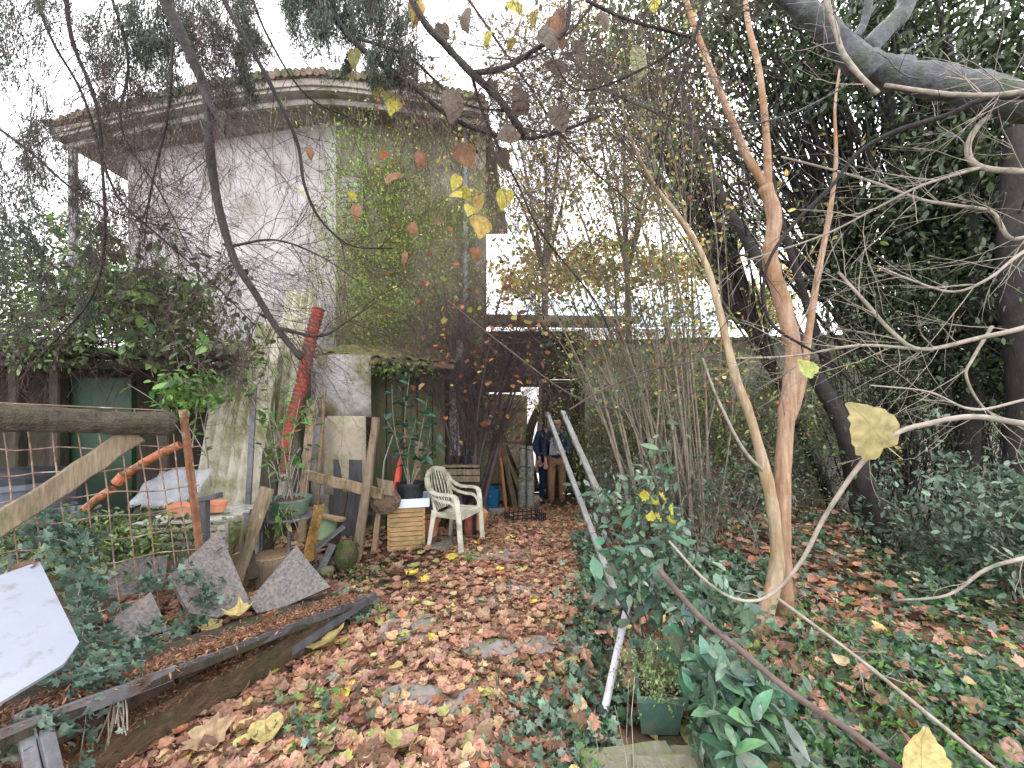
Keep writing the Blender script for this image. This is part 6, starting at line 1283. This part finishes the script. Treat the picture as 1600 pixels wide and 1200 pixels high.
# conifer sprays
def conifer(label, blobs, base):
    t = thing('conifer_bough', P(*base), label, 'branch', 'conifer boughs hanging at the top'); acc = []; tips = []
    for (px, py, d, w_, h_, ns) in blobs:
        for _ in range(ns):
            a = P(px + U(-w_, w_) / 2, py - h_ * .4 + U(-h_, h_) * .3, d + U(-.25, .25)); grow(acc, a, Vector((U(-.3, .3), U(-.2, .2), -1)), h_ / F * d * U(.35, .6), .0035, 1, 7, .12, (0, 0, -.6), (7,), .5, .4, .3, tips)
    twigmesh('twigs', acc, M['twig'], t); pos = tip_points(tips, sum(b[5] for b in blobs) * 620, 1, .016); n = len(pos)
    scatter('needles', [t_diamond(.07, .01), t_diamond(.10, .0)], pos, rotm(NP.uniform(0, 6.28, n), NP.normal(-1.15, .4, n), NP.normal(0, .5, n)), NP.uniform(.016, .034, n), palette(n, [(.035, .05, .042), (.05, .07, .055), (.065, .085, .06), (.10, .12, .07)], None, .3), M['needle'], t)
conifer('drooping blue green conifer bough in the top left corner', [(30, 60, 2.4, 110, 300, 20), (40, 230, 2.5, 90, 260, 9), (10, 330, 2.6, 80, 240, 9)], (0, -80, 2.4))
conifer('dark conifer bough hanging left of the thick drooping branch', [(265, 40, 2.5, 130, 240, 32), (215, 130, 2.6, 130, 200, 18), (330, 60, 2.6, 120, 220, 26), (390, 110, 2.7, 70, 150, 12)], (280, -80, 2.5))
conifer('conifer bough hanging beside the dark slanting branch', [(530, 20, 2.4, 150, 180, 34), (590, 60, 2.4, 130, 150, 20), (480, 20, 2.5, 80, 150, 14), (640, 110, 2.4, 110, 110, 9)], (540, -60, 2.4))
conifer('mossy conifer bough low at the far left over the shed', [(60, 400, 2.9, 180, 160, 9), (130, 330, 2.9, 100, 180, 6), (50, 470, 3.0, 180, 120, 8)], (60, 250, 2.9))

# --- 11. big grey limb and its bare branches, upper right
t6, tp6 = branch('thick grey limb entering from the right above the ivy', [([(1720, 168, 1.9), (1600, 160, 1.95), (1520, 140, 2.0), (1450, 125, 2.05), (1390, 112, 2.1), (1345, 98, 2.1)], .090, .066), ([(1360, 118, 2.1), (1318, 72, 2.1), (1275, 30, 2.1), (1225, -10, 2.1), (1180, -60, 2.1)], .064, .042), ([(1352, 80, 2.1), (1385, 45, 2.1), (1412, 15, 2.1), (1430, -50, 2.1)], .052, .042), ([(1336, 60, 2.08), (1352, 30, 2.06), (1362, -30, 2.05)], .024, .018)], 'bark', 2, .5, 1, (0, 0, .2), (3,), .005, name='grey_limb', wob=.22)
def bl(label, lines, m='paletwig', tw=12, L=.48, lvl=1, rm=.0035, **kw): return branch(label, lines, m, tw, L, lvl, (0, 0, .1), (3,), rm, 'bare_branch', wander=.16, ang=.7, **kw)
bl('pale bare branch crossing just below the grey limb', [([(1700, 140, 1.7), (1600, 144, 1.7), (1540, 149, 1.7), (1470, 146, 1.75), (1382, 133, 1.8)], .011, .009), ([(1372, 146, 1.8), (1345, 120, 1.8), (1318, 85, 1.8), (1305, 45, 1.8), (1292, 0, 1.8), (1290, -50, 1.8)], .010, .011)])
bl('dark vine like branch looping down across the orange trunk', [([(1640, 148, 1.8), (1540, 155, 1.8), (1480, 180, 1.85), (1400, 205, 1.9), (1340, 240, 2.0), (1300, 290, 2.05), (1245, 345, 2.1), (1205, 400, 2.1), (1193, 450, 2.1), (1205, 505, 2.1), (1255, 540, 2.15), (1300, 565, 2.2), (1340, 610, 2.3)], .0125, .006)], 'darkbark', 6)
bl('sinuous pale branch high at the right edge', [([(1700, 275, 1.9), (1600, 268, 1.95), (1545, 264, 2.0), (1518, 252, 2.0), (1513, 225, 2.0), (1530, 195, 2.0), (1548, 180, 2.0)], .015, .012), ([(1530, 262, 2.0), (1440, 290, 2.0), (1370, 325, 2.05), (1280, 370, 2.1), (1150, 412, 2.2)], .008, .004)])
bl('pale crooked branch in front of the black trunks', [([(1680, 350, 2.2), (1605, 370, 2.2), (1575, 370, 2.2), (1550, 332, 2.2), (1500, 322, 2.2), (1440, 312, 2.25), (1380, 290, 2.3), (1310, 268, 2.4), (1220, 245, 2.5)], .012, .006), ([(1700, 340, 2.0), (1600, 393, 2.0), (1545, 435, 2.0), (1490, 456, 2.05), (1430, 440, 2.1), (1370, 415, 2.2)], .009, .004)])
bl('long pale branch sweeping left at mid height', [([(1700, 480, 1.9), (1600, 512, 1.9), (1530, 528, 1.95), (1440, 546, 2.0), (1395, 520, 2.05), (1350, 470, 2.1), (1310, 425, 2.2)], .014, .007), ([(1440, 546, 2.0), (1340, 540, 2.1), (1240, 556, 2.2), (1150, 560, 2.3)], .009, .005), ([(1550, 510, 2.0), (1520, 560, 2.0), (1510, 590, 2.0), (1540, 640, 2.0), (1600, 670, 2.0)], .008, .004)])
fb, _ = bl('near bare branch carrying a single large yellow leaf', [([(1700, 672, 1.0), (1600, 662, 1.02), (1520, 651, 1.05), (1450, 662, 1.08), (1395, 680, 1.1), (1345, 725, 1.12), (1290, 805, 1.15), (1250, 880, 1.18), (1200, 932, 1.2), (1150, 936, 1.22), (1100, 905, 1.25), (1045, 845, 1.3)], .0085, .004), ([(1600, 625, 1.1), (1520, 640, 1.1), (1450, 612, 1.15), (1360, 602, 1.2)], .004, .002)], tw=5, L=.16, rm=.002)
bl('near bare branch rising from the lower right edge', [([(1700, 850, 1.1), (1600, 872, 1.12), (1540, 890, 1.15), (1480, 930, 1.2), (1400, 938, 1.25)], .007, .003)], tw=4, L=.12, rm=.002)
bl('brown cut stem slanting across the bottom right', [([(1030, 890, 1.3), (1090, 960, 1.2), (1150, 1010, 1.12), (1240, 1085, 1.05), (1340, 1150, 1.0), (1440, 1230, .95)], .0095, .0085)], 'twig', 2, .1)
bl('thin grey stem crossing the ivy at the bottom right', [([(1215, 935, 1.5), (1330, 1020, 1.4), (1430, 1100, 1.3), (1570, 1215, 1.2)], .006, .007)], 'paletwig', 3, .15)
bl('pair of thin bare stems in front of the shrubs right of the path', [([(890, 640, 3.0), (940, 610, 3.0), (1010, 580, 3.0), (1100, 560, 2.8), (1200, 520, 2.6)], .008, .004), ([(700, 470, 3.4), (800, 550, 3.3), (900, 620, 3.2), (1000, 640, 3.1), (1120, 600, 3.0)], .007, .004)], 'twig', 12, .3)
bl('bare branch from the top looping right under the evergreen', [([(920, 130, 2.6), (1000, 165, 2.6), (1060, 190, 2.6), (1130, 200, 2.6), (1230, 180, 2.6), (1330, 130, 2.6), (1450, 60, 2.6)], .008, .005)], 'bark', 8, .35)
def face_cam(dx, dz, tilt=.25):
    y = Vector((dx, tilt * .5, dz)).normalized(); z = Vector((0, -1, tilt)).normalized(); z = (z - y * z.dot(y)).normalized(); x = y.cross(z)
    return Matrix((x, y, z)).transposed().to_euler()
put_leaf('bigheart', M['leafo'], P(1388, 700, 1.08), face_cam(-.55, .9), .15, (.30, .255, .10), fb, wid=1.2)
put_leaf('bigheart', M['leafo'], P(1270, 585, 1.9), face_cam(-.6, .6), .10, (.34, .38, .10), fb)
# long leaf at the bottom edge
# --- 12. fallen leaves: the nearest 300 single, the rest as litter
LC = [('salmon brown', (.31, .18, .13)), ('rusty orange', (.30, .14, .08)), ('pale tan', (.36, .265, .175)), ('dull pinkish', (.31, .19, .155)), ('dark brown', (.12, .07, .048)), ('pale yellow', (.42, .36, .16)), ('greenish yellow', (.28, .29, .12)), ('bright yellow', (.50, .42, .07))]
LW = [.32, .06, .18, .20, .16, .035, .03, .01]
LAND = [((735, 850), 'before the plastic chair'), ((635, 862), 'before the slatted planter box'), ((820, 815), 'near the black crate'), ((940, 1160), 'by the white pipe foot'), ((585, 940), 'beside the ledge end'), ((540, 1010), 'along the timber kerb'), ((706, 1100), 'by the near grey slab'), ((838, 1012), 'by the mid path slab'), ((450, 1180), 'at the near left path corner'), ((700, 1190), 'at the bottom path edge'), ((900, 980), 'along the right ivy edge'), ((790, 925), 'on the middle path'), ((1300, 860), 'under the slanting trunk'), ((1450, 1100), 'on the lower right ivy')]
lands = [(G(*a), b) for a, b in LAND]
FL = []
def fallen(x, y, kind=None, size=None, ci=None, label=None, z=.018, rot=None):
    k = ci if ci is not None else R.choices(range(8), LW)[0]; nm, c = LC[k]; kd = kind or R.choice(('lobed', 'lobed', 'heart')); s = size or U(.055, .12); loc = Vector((x, y, gz(x, y) + z + U(0, .012)))
    o = put_leaf(kd, M['dryo'], loc, rot or Euler((R.gauss(0, .2), R.gauss(0, .2), U(0, 6.28))), s, tuple(v * g_ for v, g_ in zip(c, (lambda q: (q, q * .96, q * .88))(U(.8, 1.3)))), None, 'fallen_leaf')
    where = min(lands, key=lambda a: (a[0] - loc).length)[1]; sz = 'large' if s > .105 else 'small' if s < .07 else 'middling'
    tag(o, label or '%s %s %s leaf lying %s' % (sz, nm, 'lobed' if kd == 'lobed' else 'heart-shaped', where), 'leaf', 'fallen leaves on the path'); FL.append([o, sz, nm, 'lobed' if kd == 'lobed' else 'heart-shaped', where, label]); return o
for (px, py, kd, sz, ci, lab) in ((490, 1032, 'heart', .20, 5, 'large pale yellow leaf curled by the timber kerb'), (610, 1188, 'heart', .13, 6, 'bright greenish yellow leaf at the bottom edge of the path'), (875, 1100, 'lobed', .16, 1, 'orange lobed leaf just left of the white pipe'), (905, 1060, 'heart', .12, 5, 'pale yellow leaf lying against the ivy edge'), (905, 1120, 'lobed', .17, 5, 'long curled pale leaf by the white pipe end'), (700, 878, 'heart', .12, 7, 'bright yellow leaf right of the slatted planter box'), (650, 905, 'heart', .11, 7, 'bright yellow leaf in front of the slatted planter box'), (655, 890, 'heart', .10, 6, 'greenish leaf between box and path'), (635, 1005, 'heart', .13, 6, 'greenish yellow leaf in the middle left of the path'), (320, 1155, 'lobed', .16, 2, 'tan leaf on the dark timber at the near left'), (395, 1130, 'heart', .15, 2, 'pale tan leaf beside the timber kerb'), (415, 1148, 'heart', .14, 5, 'pale yellow folded leaf at the near left of the path')):
    c = G(px, py); fallen(c.x, c.y, kd, sz, ci, lab, .03)
n_s = 0; singles = []
while n_s < 275:
    y = 1.15 + 2.9 * R.random() ** 1.25; x = U(path_l(y) + .08, path_r(y) + .02)
    if abs(P(0, 0, 1).x) and abs(x / y) > 1.33: continue
    fallen(x, y, size=U(.045, .10) if y < 2.6 else U(.045, .085)); n_s += 1
wl = fallen(P(1430, 1175, .9).x, .9, 'bigheart', .13, 5, 'big pale tan leaf standing up at the bottom right edge', .5, face_cam(.1, .9)); wl.scale = (.13, .12, .12); wl.location = P(1440, 1215, .95); wl['group'] = 'leaves caught on stems'
for (px, py, s, ci, lab) in ((30, 895, .075, 4, 'dry brown leaf on the top corner of the white panel'), (375, 968, .13, 5, 'pale yellow leaf on the ledge below the granite slab'), (345, 978, .10, 5, 'second pale yellow leaf on the ledge under the granite slab'), (415, 965, .08, 1, 'orange leaf on the ledge between the granite slabs')):
    d = 1.56 if px < 100 else 2.08; o = fallen(0, 2, 'lobed', s, ci, lab); o.location = P(px, py, d); o.rotation_euler = Euler((U(.1, .5), U(-.2, .2), U(0, 6)))
seen_l = {}
for e in FL:
    o = e[0]; seen_l.setdefault(o['label'], []).append(e)
for lab, es in seen_l.items():
    if len(es) < 2: continue
    for e in es:
        if e[5]: continue
        nb_ = min((f for f in FL if f is not e), key=lambda f: (f[0].location - e[0].location).length); v = nb_[0].location - e[0].location
        dr = ('left of' if v.x > 0 else 'right of') if abs(v.x) > abs(v.y) else ('before' if v.y > 0 else 'beyond')
        e[0]['label'] = '%s %s %s leaf %s %s one, %s' % (e[1], e[2], e[3], dr, nb_[2], e[4])
def litter(name, n, area, size, label, cols, ws, z=(.008, .03), s=.2, dens=None):
    return ground_cover(name, n, area, size, cols, M['dry'], [LOBED[0], LOBED[1], LOBED[3], HEART[0], HEART[1], HEART[2]] if size > .05 else SMALL, label, z, dens, s, ws)
cs = [(c[0] * 1.2, c[1] * 1.1, c[2] * .98) for _, c in LC]
def path_area():
    y = .8 + 6.4 * R.random() ** .9; return U(path_l(y) - .02, path_r(y) + .08), y
slabs_c = [G(815, 922), G(838, 1012), G(765, 1018), G(706, 1100), G(640, 1095), G(690, 850), G(745, 868)]
def pd(x, y, k):
    for c in slabs_c:
        if (x - c.x) ** 2 + ((y - c.y) * 1.3) ** 2 < .014: return .3
    return .45 + k * .7
litter('leaf_litter', 15000, path_area, .056, 'reddish brown fallen leaves carpeting the path', cs, LW, dens=pd)
litter('leaf_crumbs', 22000, path_area, .028, 'broken leaf crumbs and needles between the larger leaves', [(.24, .12, .08), (.15, .085, .06), (.31, .19, .13), (.09, .06, .042)], None, (.006, .018), .3, pd)
def all_area():
    y = .9 + 7.0 * R.random(); return U(-.3 * y, 1.5 * y + .5), y
litter('garden_litter', 5200, all_area, .08, 'fallen leaves under the trees on the right', cs, LW, dens=lambda x, y, k: 1 if x > path_r(y) else 0)
litter('caught_leaves', 1300, right_area, .06, 'fallen leaves resting on top of the ivy', cs, LW, z=(.07, .15), s=.4)
def left_area():
    y = U(2.5, 5.0); return U(-2.6, path_l(y)), y
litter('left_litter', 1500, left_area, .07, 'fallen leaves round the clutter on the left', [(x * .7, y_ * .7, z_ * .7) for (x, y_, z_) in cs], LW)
def bank_area():
    y = U(1.3, 3.0); return ledge_x(y) - U(.28, 1.3), y
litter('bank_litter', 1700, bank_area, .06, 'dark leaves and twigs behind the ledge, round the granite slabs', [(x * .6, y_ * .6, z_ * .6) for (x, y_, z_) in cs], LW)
# dead sticks on the right
acc = []
for _ in range(60):
    x, y = right_area(); grow(acc, Vector((x, y, gz(x, y) + .02)), Vector((U(-1, 1), U(-1, 1), U(0, .9))), U(.2, .6), .003, 1, 5, .15, (0, 0, -.6), (2,))
o = twigmesh('dead_sticks', acc, M['paletwig']); tag(o, 'dead sticks poking out of the ivy and litter', kind='stuff')
